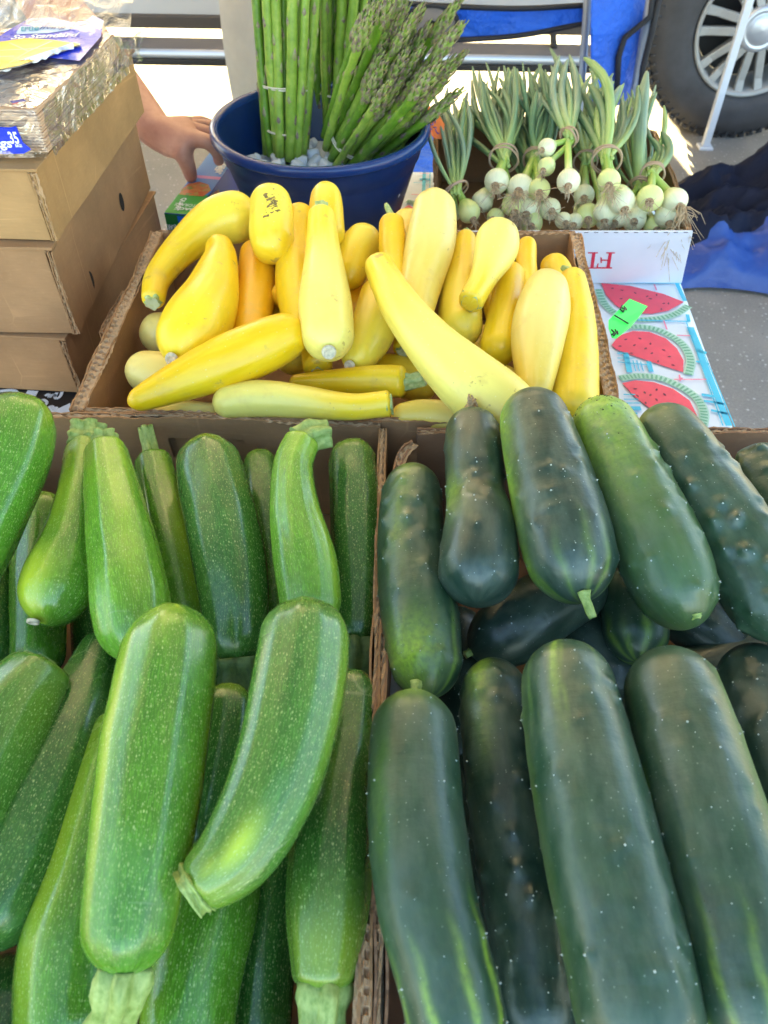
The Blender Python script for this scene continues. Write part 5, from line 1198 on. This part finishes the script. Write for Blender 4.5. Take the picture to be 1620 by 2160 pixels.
# ------------------------------------------------------------------ ground
m, N, L, B = newmat('asphalt'); ob = N.new('ShaderNodeTexCoord').outputs['Object']
n1 = noise(N, L, ob, 3.2, 5, .6); n2 = noise(N, L, ob, 160, 4, .7); v = N.new('ShaderNodeTexVoronoi'); v.inputs['Scale'].default_value = 70; L.new(ob, v.inputs['Vector'])
sp = N.new('ShaderNodeSeparateColor'); L.new(v.outputs['Color'], sp.inputs[0])
c = ramp(N, L, n1, [(.3, (.150, .142, .135)), (.7, (.22, .205, .19))]); c = mixc(N, L, maprange(N, L, n2, .35, .7, 0, .6), c, (.29, .27, .245))
k = mathn(N, L, 'MULTIPLY', maprange(N, L, v.outputs['Distance'], .18, .32, 1, 0), maprange(N, L, sp.outputs[0], .6, .85, 0, .8)); c = mixc(N, L, k, c, (.46, .45, .43))
k = mathn(N, L, 'MULTIPLY', maprange(N, L, v.outputs['Distance'], .10, .2, 1, 0), maprange(N, L, sp.outputs[1], .92, .95, 0, .8)); c = mixc(N, L, k, c, (.05, .045, .04))
n3 = noise(N, L, ob, 1.1, 4, .65); c = mixc(N, L, maprange(N, L, n3, .55, .75, 0, .45), c, (.10, .095, .095))
L.new(c, B.inputs['Base Color']); B.inputs['Roughness'].default_value = .85; bump(N, L, n2, .5, .004, B)
me = bpy.data.meshes.new('g'); me.from_pydata([(-300, -300, 0), (300, -300, 0), (300, 300, 0), (-300, 300, 0)], [], [(0, 1, 2, 3)])
go = link('ground', me, m); tag(go, kind='structure')

# ------------------------------------------------------------------ truck / SUV parked behind
YS = 3.36; YF = 5.24
paint = simple('silver_paint', (.48, .48, .50), .32, metal=.15, coat=.6); trim = simple('dark_sill', (.055, .042, .036), .6); chrome = simple('satin_metal', (.50, .52, .58), .38, metal=.6)
glassm = simple('tinted_glass', (.015, .018, .02), .06); rubber = simple('tyre_rubber', (.050, .048, .052), .75, nscale=20, namt=.3, bscale=120, bstr=.25)
alloy = simple('cast_alloy', (.36, .35, .34), .55, metal=.3, nscale=30, namt=.12); dark = simple('wheel_dark', (.02, .018, .018), .7)
wh = PY(1600, 92, YS - .03); WX, WR = wh.x, .405
WX2 = WX - 3.35
car = thing('parked_car', 'silver off-road vehicle with running board and alloy wheel, parked behind the stall', 'car', (WX - 1.7, (YS + YF) / 2, 0))
def arch_profile():
    p = [(WX2 - .95, .55), (WX2 - .95, .95), (WX2 - .80, 1.08), (WX2 + .45, 1.16), (WX2 + 1.15, 1.90), (WX + .95, 1.96), (WX + 1.15, 1.2), (WX + 1.15, .5), (WX + .55, .5)]  # unseen upper body kept tall all along, shaped to shade the tables
    for k in range(13): a = R(-5 + k * 190 / 12); p.append((WX + .53 * math.cos(a), .44 + .53 * math.sin(a)))
    p.append((WX2 + .56, .375))
    for k in range(13): a = R(-5 + k * 190 / 12); p.append((WX2 + .53 * math.cos(a), .44 + .53 * math.sin(a)))
    return p
pf = arch_profile(); n = len(pf); mb = MB()
mb.add([(x, YS, z) for x, z in pf] + [(x, YF, z) for x, z in pf], [tuple(range(n)), tuple(range(2 * n - 1, n - 1, -1))] + [((i + 1) % n, i, n + i, n + (i + 1) % n) for i in range(n)])
mb.build('body', paint, car, bevel=.02)
mb = MB(); mb.box(((WX + WX2) / 2, YS - .006, .397), (WX - WX2 - 1.16, .03, .045)); mb.build('sill', trim, car, bevel=.006)
for (xa, xb) in ((WX2 + 1.0, WX2 + 1.9), (WX2 + 2.0, WX - .15), (WX - .05, WX + .85)):
    mb = MB(); mb.hexa([(xa - .0, YS - .004, 1.22), (xb, YS - .004, 1.22), (xb, YS + .02, 1.22), (xa, YS + .02, 1.22), (xa + (.35 if xa < WX2 + 1.5 else .03), YS - .004, 1.78), (xb - .03, YS - .004, 1.78), (xb - .03, YS + .02, 1.78), (xa + (.35 if xa < WX2 + 1.5 else .03), YS + .02, 1.78)]); mb.build('side_window', glassm, car)
for xa in (WX2 + 1.95, WX - .1):
    mb = MB(); mb.box((xa, YS - .001, .85), (.006, .006, .72)); mb.build('door_seam', dark, car)
    mb = MB(); mb.box((xa - .14, YS - .02, 1.12), (.16, .025, .03)); mb.build('door_handle', chrome, car, bevel=.006)
for x in (WX, WX2):                                                     # running board between the wheels is one piece
    pass
xb0, xb1 = WX2 + .58, WX - .60
mb = MB(); mb.box(((xb0 + xb1) / 2, YS - .11, .346), (xb1 - xb0, .13, .016)); mb.build('running_board', simple('step_tread', (.13, .125, .14), .6, bscale=60, bstr=.4), car, bevel=.004)
mb = MB(); mb.tube([(xb0, YS - .185, .340), (xb1, YS - .185, .340)], .015, 14); mb.build('step_edge', chrome, car)
mb = MB(); mb.box(((xb0 + xb1) / 2, YS - .185, .314), (xb1 - xb0, .03, .022)); mb.build('step_underside', dark, car, bevel=.004)
for u in (.08, .5, .92):
    mb = MB(); x = xb0 + (xb1 - xb0) * u; mb.tube([(x, YS - .10, .358), (x, YS + .10, .42)], .012); mb.build('step_bracket', dark, car)
def wheel(cx, cy, s, name='wheel'):
    """s=-1: the face looks towards -Y"""
    t = bpy.data.objects.new(name, None); COL.objects.link(t); t.parent = car; t.location = Vector((cx, cy, WR)) - Vector(car.location)
    w2 = .125; mb = MB()
    prof = [(.235, s * .095), (.250, s * .118), (.29, s * .126), (.335, s * .122), (.362, s * .112), (.378, s * .098), (.392, s * .088), (.400, s * .07), (.405, 0), (.400, -s * .07), (.392, -s * .09), (.33, -s * .122), (.25, -s * .115), (.235, -s * .09)]
    if s < 0: prof = prof[::-1]
    mb.lathe((cx, cy, WR), prof, 96, axis='Y')
    for k in range(72):            # tread lugs
        a = 2 * math.pi * k / 72
        for sy in (-1, 1):
            c = Vector((cx + .401 * math.cos(a), cy + sy * .062, WR + .401 * math.sin(a))); mb.box(c, (.012, .052, .022), Euler((0, -a, sy * .25)).to_matrix())
        c = Vector((cx + .402 * math.cos(a + .04), cy, WR + .402 * math.sin(a + .04))); mb.box(c, (.012, .045, .020), Euler((0, -a - .04, -.3)).to_matrix())
        for sy in (s,):             # sidewall shoulder ribs
            c = Vector((cx + .386 * math.cos(a), cy + sy * .097, WR + .386 * math.sin(a))); mb.box(c, (.018, .010, .006), Euler((0, -a, 0)).to_matrix())
    to = mb.build('tyre', rubber, t); to.data.polygons.foreach_set('use_smooth', [True] * len(to.data.polygons))
    fy = cy + s * .095
    mb = MB(); prof = [(.236, .0), (.240, s * .018), (.232, s * .024), (.222, s * .014), (.216, -s * .02), (.205, -s * .10), (.19, -s * .17)]
    if s < 0: prof = prof[::-1]
    mb.lathe((cx, fy, WR), prof, 64, axis='Y', mi=0)
    mb.build('rim', alloy, t)
    mb = MB(); mb.lathe((cx, fy - s * .12, WR), [(.20, 0), (.0, 0)][::-1] if s > 0 else [(.20, 0), (.0, 0)], 32, axis='Y'); mb.build('brake_disc', dark, t)
    for k in range(7):
        for da in (-.115, .115):
            a = 2 * math.pi * k / 7 + .35; d = Vector((math.cos(a), 0, math.sin(a))); sd_ = Vector((-math.sin(a), 0, math.cos(a)))
            c = Vector((cx, fy, WR)); V = []
            for (rr_, off, hw, dep, fr) in ((.060, .15, .011, .030, .012), (.12, .20, .012, .030, .004), (.18, .26, .012, .028, -.004), (.225, .30, .013, .03, .004)):
                o_ = sd_ * (off if da > 0 else -off) * .125
                for (q, y_) in ((-hw * 1.35, fr), (-hw * 1.1, fr + .006), (hw * 1.1, fr + .006), (hw * 1.35, fr), (hw, -dep), (-hw, -dep)):
                    V.append(c + d * rr_ + o_ + sd_ * q + Vector((0, s * y_, 0)))
            F = [tuple(i * 6 + j for j in q) for i in range(3) for q in ()]
            for i in range(3):
                for j in range(6): a0 = i * 6 + j; a1 = i * 6 + (j + 1) % 6; F.append((a0, a1, a1 + 6, a0 + 6))
            mb2 = MB(); mb2.add(V, F, 0, False); mb2.build('spoke', alloy, t, bevel=.002)
    mb = MB(); prof = [(.078, 0), (.080, s * .015), (.072, s * .026), (.060, s * .030), (.056, s * .024), (.050, s * .030), (.03, s * .036), (0, s * .038)]
    if s < 0: prof = prof[::-1]
    mb.lathe((cx, fy, WR), prof, 40, axis='Y'); mb.build('centre_cap', chrome, t)
wheel(WX, YS + .10, -1); wheel(WX2, YS + .10, -1); wheel(WX, YF - .12, 1); wheel(WX2, YF - .12, 1)
for x in (WX, WX2):
    mb = MB(); mb.tube([(x, YS + .2, WR), (x, YF - .25, WR)], .045, 12); mb.build('axle', dark, car)

# ------------------------------------------------------------------ canopy over the stall
pole = P(1486, 312, -TH); cx0, cx1, cy0, cy1 = pole.x - 3.0, pole.x, .10, pole.y; hz_ = 2.05
can = thing('market_canopy', 'pop-up canopy with slim white poles, one standing in front of the car wheel', 'canopy', ((cx0 + cx1) / 2, (cy0 + cy1) / 2, 0))
polem = simple('white_pole', (.62, .66, .74), .35, coat=.2)
for (x, y) in ((cx0, cy0), (cx1, cy0), (cx0, cy1), (cx1, cy1)):
    mb = MB(); mb.box((x, y, hz_ / 2 + .01), (.028, .028, hz_)); mb.build('pole', polem, can, bevel=.004)
    mb = MB(); mb.box((x, y, .005), (.055, .055, .010)); mb.build('foot', polem, can, bevel=.002)
fab, N, L, B = newmat('canopy_fabric'); B.inputs['Base Color'].default_value = (.62, .60, .56, 1); B.inputs['Roughness'].default_value = .8
tl = N.new('ShaderNodeBsdfTranslucent'); tl.inputs[0].default_value = (.85, .82, .76, 1); mx = N.new('ShaderNodeMixShader'); mx.inputs[0].default_value = .45
L.new(B.outputs[0], mx.inputs[1]); L.new(tl.outputs[0], mx.inputs[2]); L.new(mx.outputs[0], N['Material Output'].inputs[0])
pk_ = Vector(((cx0 + cx1) / 2, (cy0 + cy1) / 2, 2.75)); cs = [Vector((cx0 - .02, cy0 - .02, hz_)), Vector((cx1 + .02, cy0 - .02, hz_)), Vector((cx1 + .02, cy1 + .02, hz_)), Vector((cx0 - .02, cy1 + .02, hz_))]
mb = MB()
for i in range(4):
    a, b = cs[i], cs[(i + 1) % 4]; V = []; F = []
    for k in range(9):
        for j in range(9):
            p = (a + (b - a) * j / 8).lerp(pk_, k / 8); p.z -= .05 * math.sin(math.pi * k / 8) + .02 * math.sin(math.pi * j / 8) * (1 - k / 8); V.append(p)
    for k in range(8):
        for j in range(8): q = k * 9 + j; F.append((q, q + 1, q + 10, q + 9))
    mb.add(V, F, 0, True)
    mb.add([a, b, b - up * .22, a - up * .22], [(0, 1, 2, 3)])
mb.build('canopy_top', fab, can, centre=True).modifiers.new('s', 'SOLIDIFY').thickness = .001
for i in range(4):
    mb = MB(); mb.tube([cs[i] - up * .02, pk_ - up * .03], .012, 6); mb.build('roof_strut', polem, can); mb = MB(); mb.tube([cs[i] - up * .05, cs[(i + 1) % 4] - up * .05], .010, 6); mb.build('rail', polem, can)

# ------------------------------------------------------------------ folding camp chair
YC = 2.45
ch_blue = simple('blue_canvas', (.004, .10, .58), .6, nscale=9, namt=.22, bscale=9, bstr=1., bdist=.05, sheen=.2); blk = simple('black_webbing', (.012, .012, .016), .7); gm = simple('grey_tube', (.20, .24, .32), .35, metal=.4); mesh_ = simple('cup_mesh', (.16, .14, .13), .8)
ch = thing('camp_chair', 'bright blue folding camp chair with black piping and a mesh cup holder', 'chair', PY(1050, 330, YC) * Vector((1, 1, 0)) if False else Vector((PY(1050, 300, YC).x, YC, 0)))
def cloth_patch(name, rows, mat, parent=None, th=.004, wave=.006, seed=0):
    """rows: list of lists of world points"""
    R_ = len(rows); C_ = len(rows[0]); G0 = np.array([[list(p) for p in r] for r in rows]); nn_ = 24; out = []
    for j in range(C_): out.append(catmull(G0[:, j], nn_) if R_ > 1 else G0[:, j])
    A_ = np.stack(out, 1); A2 = np.stack([catmull(A_[i], nn_) for i in range(nn_)], 0)
    A2 = A2 + wave * (wob(A2, 9, seed)[..., None]) * np.array([.2, 1, .3]); V = A2.reshape(-1, 3).tolist()
    F = [(i * nn_ + j, i * nn_ + j + 1, (i + 1) * nn_ + j + 1, (i + 1) * nn_ + j) for i in range(nn_ - 1) for j in range(nn_ - 1)]
    mb = MB(); mb.add(V, F, 0, True); o = mb.build(name, mat, parent); s = o.modifiers.new('s', 'SOLIDIFY'); s.thickness = th; s.offset = 0; return o
Yp = lambda a, b, y: PY(a, b, y)
cloth_patch('armrest', [[Yp(805, 5, YC), Yp(930, 12, YC), Yp(1090, 18, YC), Yp(1238, 12, YC)], [Yp(803, 78, YC), Yp(930, 84, YC), Yp(1090, 74, YC), Yp(1238, 48, YC)]], ch_blue, ch, seed=1)
def piping(l, y, r=.007):
    mb = MB(); pts = [PY(a, b, y) for a, b in l]; mb.tube([Vector(q) for q in catmull([tuple(p) for p in pts], 24)], r, 8); mb.build('piping', blk, ch)
piping([(805, 4), (930, 12), (1090, 18), (1238, 11)], YC - .006); piping([(803, 72), (850, 80), (930, 85), (1090, 76), (1238, 48)], YC - .006)
c = PY(910, 46, YC - .022); mb = MB(); V = []; F = []
for k in range(6):
    for j in range(28): an = 2 * math.pi * j / 28; q = (k + 1) / 6; V.append(c + Vector((.070 * q * math.cos(an), -.012 * (1 - q * q), .038 * q * math.sin(an))))
for k in range(5):
    for j in range(28): F.append((k * 28 + j, k * 28 + (j + 1) % 28, (k + 1) * 28 + (j + 1) % 28, (k + 1) * 28 + j))
F.append(tuple(range(28))); mb.add(V, F, 0, True); mb.build('cup_holder', mesh_, ch)
mb = MB(); mb.tube([c + Vector((.072 * math.cos(k * .2618), -.002, .040 * math.sin(k * .2618))) for k in range(25)], .006, 8, caps=False); mb.build('piping', blk, ch)
YB = 2.30
cloth_patch('backrest', [[Yp(1248, -60, YB), Yp(1320, -60, YB + .05), Yp(1392, -60, YB + .1)], [Yp(1248, 60, YB), Yp(1315, 60, YB + .06), Yp(1375, 60, YB + .1)], [Yp(1252, 200, YB), Yp(1300, 210, YB + .05), Yp(1350, 215, YB + .1)]], ch_blue, ch, wave=.03, seed=2)
mb = MB(); mb.tube([Yp(1380, -40, YB), Yp(1372, 35, YB), Yp(1318, 80, YB), Yp(1305, 120, YB), Yp(1300, 215, YB)], .008, 8); mb.build('piping', blk, ch)
mb = MB(); mb.tube([Yp(1394, -20, YB), Yp(1375, 70, YB), Yp(1357, 140, YB), Yp(1345, 230, YB)], .008, 8); mb.build('piping', blk, ch)
for (a, b, y, r_) in (((1242, -40), (1222, 250), YC - .02, .011), ((1380, -30), (1330, 260), YB + .02, .016), ((812, -20), (840, 420), YC + .03, .011)):
    p, q = PY(*a, y), PY(*b, y); d = (q - p).normalized(); q = p + d * (p.z - .02) / -d.z; mb = MB(); mb.tube([p, q], r_, 12); mb.build('frame_tube', gm, ch)
# seat with piping, seen between the tub and the carton
zs = .38; s0 = Vector((PY(830, 300, 2.1).x, 1.93, zs)); s1 = Vector((PY(1330, 300, 2.1).x, 1.93, zs))
cloth_patch('seat', [[s0 + Vector((0, .0, 0)), (s0 + s1) / 2 - up * .02, s1], [s0 + Vector((0, .26, -.05)), (s0 + s1) / 2 + Vector((0, .26, -.08)), s1 + Vector((0, .26, -.05))], [s0 + Vector((0, .55, 0)), (s0 + s1) / 2 + Vector((0, .55, -.03)), s1 + Vector((0, .55, 0))]], ch_blue, ch, seed=3)
mb = MB(); mb.tube([s0 + Vector((0, -.004, -.0)), s1 + Vector((0, -.004, 0))], .008, 8); mb.build('piping', blk, ch)
cloth_patch('seat_apron', [[s0 + Vector((0, -.01, -.01)), s1 + Vector((0, -.01, -.01))], [s0 + Vector((0, -.02, -.2)), s1 + Vector((0, -.02, -.2))]], ch_blue, ch, seed=4)
for (x, y) in ((s0.x, s0.y), (s1.x, s1.y), (s0.x, s0.y + .55), (s1.x, s1.y + .55)):
    mb = MB(); xo = s1.x if x == s0.x else s0.x; mb.tube([(x, y, zs - .01), (x * .2 + xo * .8, y, .015)], .010, 8); mb.build('cross_leg', gm, ch)

# ------------------------------------------------------------------ crumpled blue and black carry bag on the ground
m1 = simple('blue_nylon', (.005, .042, .24), .42, bscale=30, bstr=.5, bdist=.008); m2 = simple('black_nylon', (.006, .009, .026), .75, spec=.2, bscale=30, bstr=.5, bdist=.008)
gb = P(1560, 480, -TH); gb.y = 2.40; nx, ny = 90, 70; V = []; F = []; fm = []
SX, SY = .62, .46
for i in range(nx + 1):
    for j in range(ny + 1):
        u, v_ = i / nx * 2 - 1, j / ny * 2 - 1
        x = gb.x + .16 + u * SX * (1 - .10 * math.sin(v_ * 3 + 1)); y = gb.y + .10 + v_ * SY * (.80 + .14 * math.sin(u * 4 + .5))
        e = max(0, 1 - abs(u) ** 3) * max(0, 1 - abs(v_) ** 3); q = np.array([[x, y, 0.]])
        f1 = 1 - abs(float(wob(q, 9, 71)[0])); f2 = 1 - abs(float(wob(q, 21, 72)[0])); f3 = 1 - abs(float(wob(q, 46, 73)[0]))
        z = .012 + e ** .5 * (.06 + .15 * f1 + .085 * f2 + .035 * f3) * (.55 + .55 * math.exp(-((u - .1) ** 2 + (v_ - .1) ** 2)))
        V.append((x + .03 * f2 * e, y + .02 * f1 * e, max(z, .006)))
band_ = lambda x, y: math.sin((x - gb.x) * 6.3 - (y - gb.y) * 7.2 + 1.6 * math.sin((x + y) * 2.7 + .6) + .9)
for i in range(nx):
    for j in range(ny):
        a = i * (ny + 1) + j; F.append((a, a + ny + 1, a + ny + 2, a + 1)); c = V[a]; fm.append(0 if band_(c[0], c[1]) > .62 else 1)
me = mesh_from('bag', V, F, True, fm); bo = link('carry_bag', me, [m1, m2]); me.materials.clear(); [me.materials.append(x) for x in (m1, m2)]; recentre(bo)
me.polygons.foreach_set('material_index', fm)
tag(bo, 'crumpled black and blue nylon cover lying on the asphalt beside the stall', 'fabric cover')

# ------------------------------------------------------------------ people
def skin_body(name, V, E, parent, mats, root, sub=2):
    """V: [(xyz, r)] skin-modifier skeleton"""
    me = bpy.data.meshes.new(name); me.from_pydata([tuple(p) for p, r in V], E, []); ob = bpy.data.objects.new(name, me); COL.objects.link(ob)
    m = ob.modifiers.new('skin', 'SKIN'); m.use_smooth_shade = True
    sv = me.skin_vertices[0].data
    for i, (p, r) in enumerate(V):
        sv[i].radius = (r, r) if not isinstance(r, tuple) else r
        sv[i].use_root = (i == root)
    m2_ = ob.modifiers.new('sub', 'SUBSURF'); m2_.levels = sub; m2_.render_levels = sub
    dg = bpy.context.evaluated_depsgraph_get(); me2 = bpy.data.meshes.new_from_object(ob.evaluated_get(dg)); bpy.data.objects.remove(ob)
    for x in mats: me2.materials.append(x)
    o = link(name, me2, mats, parent); recentre(o)
    return o
def skin_mat():
    m, N, L, B = newmat('skin'); ob = N.new('ShaderNodeTexCoord').outputs['Object']; f = noise(N, L, ob, 18, 5, .6); g = noise(N, L, ob, 90, 4)
    c = ramp(N, L, f, [(.3, (.44, .20, .14)), (.7, (.60, .32, .23))]); c = mixc(N, L, maprange(N, L, g, .5, .75, 0, .3), c, (.34, .13, .09)); L.new(c, B.inputs['Base Color'])
    B.inputs['Roughness'].default_value = .5; b1 = bump(N, L, g, .25, .002, B); bump(N, L, noise(N, L, ob, 320, 3), .3, .0008, B, b1); return m
M['skin'] = skin_mat()
pinks = simple('rose_shirt', (.46, .27, .25), .85, nscale=8, namt=.12, bscale=14, bstr=.4, bdist=.01)
khaki = simple('khaki_trousers', (.40, .355, .295), .85, nscale=14, namt=.08, bscale=11, bstr=.7, bdist=.015)
# seller reaching in from the left: one continuous arm and hand
wr = P(326, 272, .120); el = P(150, 40, .215) + Vector((-.03, .02, 0)); sh = Vector((el.x - .20, el.y + .20, TH + .47))
pal = P(372, 292, .112); kn = P(412, 290, .112)
root = thing('person', 'person reaching in from the left, hand closed on the zipper bag carton', 'person', (sh.x - .2, sh.y + .25, 0))
hip = Vector((sh.x - .30, sh.y + .48, .95)); chest = Vector((sh.x - .16, sh.y + .12, TH + .44)); neck = Vector((sh.x - .12, sh.y + .03, TH + .60)); head = neck + Vector((.03, -.06, .17))
mid = wr.lerp(el, .5)
Vb = [(hip, .16), (hip.lerp(chest, .5), .15), (chest, .17), (neck, .065), (head - up * .05, .085), (head + up * .05, .095), (sh, .07), (sh.lerp(el, .5), .055), (el, .048), (el.lerp(wr, .28), .050), (el.lerp(wr, .62), .040), (wr, .0300)]
Eb = [(0, 1), (1, 2), (2, 3), (3, 4), (4, 5), (2, 6), (6, 7), (7, 8), (8, 9), (9, 10), (10, 11)]
def addchain(start, pts):
    k = start
    for p, r in pts:
        Vb.append((p, r)); Eb.append((k, len(Vb) - 1)); k = len(Vb) - 1
    return k
pk1 = addchain(11, [(P(348, 284, .116), (.024, .034)), (P(374, 296, .114), (.022, .036))])
# fingers and thumb, each its own chain rooted in the palm
addchain(pk1, [(P(386, 322, .104), .0155), (P(396, 348, .085), .0128), (P(402, 368, .066), .0112), (P(404, 382, .052), .0088)])         # thumb down along the near side
addchain(pk1, [(P(412, 292, .118), .0140), (P(442, 300, .118), .0112), (P(460, 322, .100), .0100), (P(462, 345, .078), .0086)])         # index
addchain(pk1, [(P(410, 278, .116), .0140), (P(446, 282, .116), .0112), (P(470, 300, .100), .0100), (P(478, 322, .078), .0084)])
addchain(pk1, [(P(405, 268, .110), .0130), (P(440, 266, .108), .0104), (P(466, 278, .094), .0092), (P(478, 298, .074), .0080)])
addchain(pk1, [(P(396, 262, .100), .0118), (P(424, 255, .096), .0092), (P(446, 262, .084), .0082), (P(458, 276, .068), .0072)])
# other arm, legs
s2 = Vector((chest.x - .22, chest.y + .06, chest.z + .02)); Vb.append((s2, .07)); Eb.append((2, len(Vb) - 1)); addchain(len(Vb) - 1, [(s2 + Vector((-.08, .05, -.26)), .05), (s2 + Vector((.05, -.12, -.46)), .038), (s2 + Vector((.10, -.18, -.52)), .03)])
for sx in (-.11, .11):
    Vb.append((hip + Vector((sx, 0, -.1)), .095)); Eb.append((0, len(Vb) - 1)); addchain(len(Vb) - 1, [(hip + Vector((sx * 1.1, -.04, -.48)), .065), (hip + Vector((sx * 1.1, .0, -.84)), .045), (hip + Vector((sx * 1.1, -.14, -.91)), .035)])
bd = skin_body('body', Vb, Eb, root, [M['skin'], pinks, khaki], 0)
me = bd.data; off = Vector(bd.location) + Vector(root.location); fm = []
for p in me.polygons:
    c = p.center + off; fm.append(0)
me.polygons.foreach_set('material_index', fm)
# clothing: shirt sleeve/torso and trousers as shells that follow the body
Vs = [(hip + up * .02, .185), (hip.lerp(chest, .5), .175), (chest, .195), (neck - up * .05, .085), (sh, .088), (sh.lerp(el, .45), .075), (s2, .088), (s2 + Vector((-.05, .03, -.16)), .072)]
skin_body('shirt', Vs, [(0, 1), (1, 2), (2, 3), (2, 4), (4, 5), (2, 6), (6, 7)], root, [pinks], 0)
Vt = [(hip + up * .04, .18), (hip - up * .04, .175)]; Et = [(0, 1)]
for sx in (-.11, .11):
    k = len(Vt); Vt += [(hip + Vector((sx, 0, -.16)), .11), (hip + Vector((sx * 1.1, -.04, -.48)), .085), (hip + Vector((sx * 1.1, .0, -.86)), .07)]; Et += [(1, k), (k, k + 1), (k + 1, k + 2)]
skin_body('trousers', Vt, Et, root, [khaki], 0)
hm = simple('grey_hair', (.12, .10, .09), .8, bscale=120, bstr=.6)
skin_body('hair', [(head + Vector((0, .03, .03)), .10), (head + Vector((0, .02, .09)), .092)], [(0, 1)], root, [hm], 0)
# second person: khaki trouser leg between the arm and the asparagus
YL = 2.75
lt_, lb_ = PY(512, -20, YL), PY(540, 205, YL); dx = (lb_ - lt_).normalized(); foot = lt_ + dx * (lt_.z - .09) / -dx.z
rootb = thing('person', 'person standing in khaki trousers behind the blue tub, one leg in view', 'person', Vector((foot.x, foot.y, 0)))
kn_ = lt_.lerp(foot, .25); hp = kn_ + Vector((.03, .06, .50)); hc = hp + Vector((.10, 0, .06))
Vb = [(hc, .14), (hc + Vector((.0, -.02, .22)), .13), (hc + Vector((0, -.05, .42)), .15), (hc + Vector((0, -.06, .60)), .06), (hc + Vector((0, -.09, .72)), .085), (hc + Vector((0, -.09, .80)), .085), (hp, .09), (kn_, .06), (foot, .042), (foot + Vector((.0, -.14, -.04)), .036)]
Eb = [(0, 1), (1, 2), (2, 3), (3, 4), (4, 5), (0, 6), (6, 7), (7, 8), (8, 9)]
hp2 = hc + Vector((.12, 0, -.06)); Vb += [(hp2, .09), (hp2 + Vector((.02, .12, -.42)), .06), (hp2 + Vector((.02, .25, -.83)), .042), (hp2 + Vector((.02, .12, -.87)), .036)]; Eb += [(0, 10), (10, 11), (11, 12), (12, 13)]
for sx in (-1, 1):
    k = len(Vb); c = hc + Vector((0, -.05, .42)); Vb += [(c + Vector((sx * .2, 0, .03)), .06), (c + Vector((sx * .26, .03, -.25)), .045), (c + Vector((sx * .22, -.18, -.36)), .033), (c + Vector((sx * .2, -.26, -.38)), .03)]; Eb += [(2, k), (k, k + 1), (k + 1, k + 2), (k + 2, k + 3)]
skin_body('body', Vb, Eb, rootb, [M['skin']], 0)
Vt = [(hc + up * .06, .165), (hc, .17), (hp - up * .05, .112), (kn_, .094), (kn_.lerp(foot, .5), .086), (foot + up * .02, .080), (hp2 - up * .05, .11), (hp2 + Vector((.02, .12, -.42)), .088), (hp2 + Vector((.02, .25, -.80)), .08)]
skin_body('trousers', Vt, [(0, 1), (1, 2), (2, 3), (3, 4), (4, 5), (1, 6), (6, 7), (7, 8)], rootb, [khaki], 0)
c = hc + Vector((0, -.05, .42)); skin_body('shirt', [(hc + up * .08, .165), (hc + Vector((0, -.02, .22)), .155), (c, .175), (c + up * .1, .09), (c + Vector((-.2, 0, .03)), .075), (c + Vector((-.24, .02, -.16)), .065), (c + Vector((.2, 0, .03)), .075), (c + Vector((.24, .02, -.16)), .065)], [(0, 1), (1, 2), (2, 3), (2, 4), (4, 5), (2, 6), (6, 7)], rootb, [simple('grey_shirt', (.2, .22, .25), .85)], 0)
skin_body('hair', [(hc + Vector((0, -.07, .80)), .09), (hc + Vector((0, -.07, .86)), .08)], [(0, 1)], rootb, [hm], 0)
for q in (foot, hp2 + Vector((.02, .25, -.83))):
    mb = MB(); mb.box(Vector((q.x, q.y - .06, .055)), (.10, .29, .09)); mb.build('shoe', dark, rootb, bevel=.03)
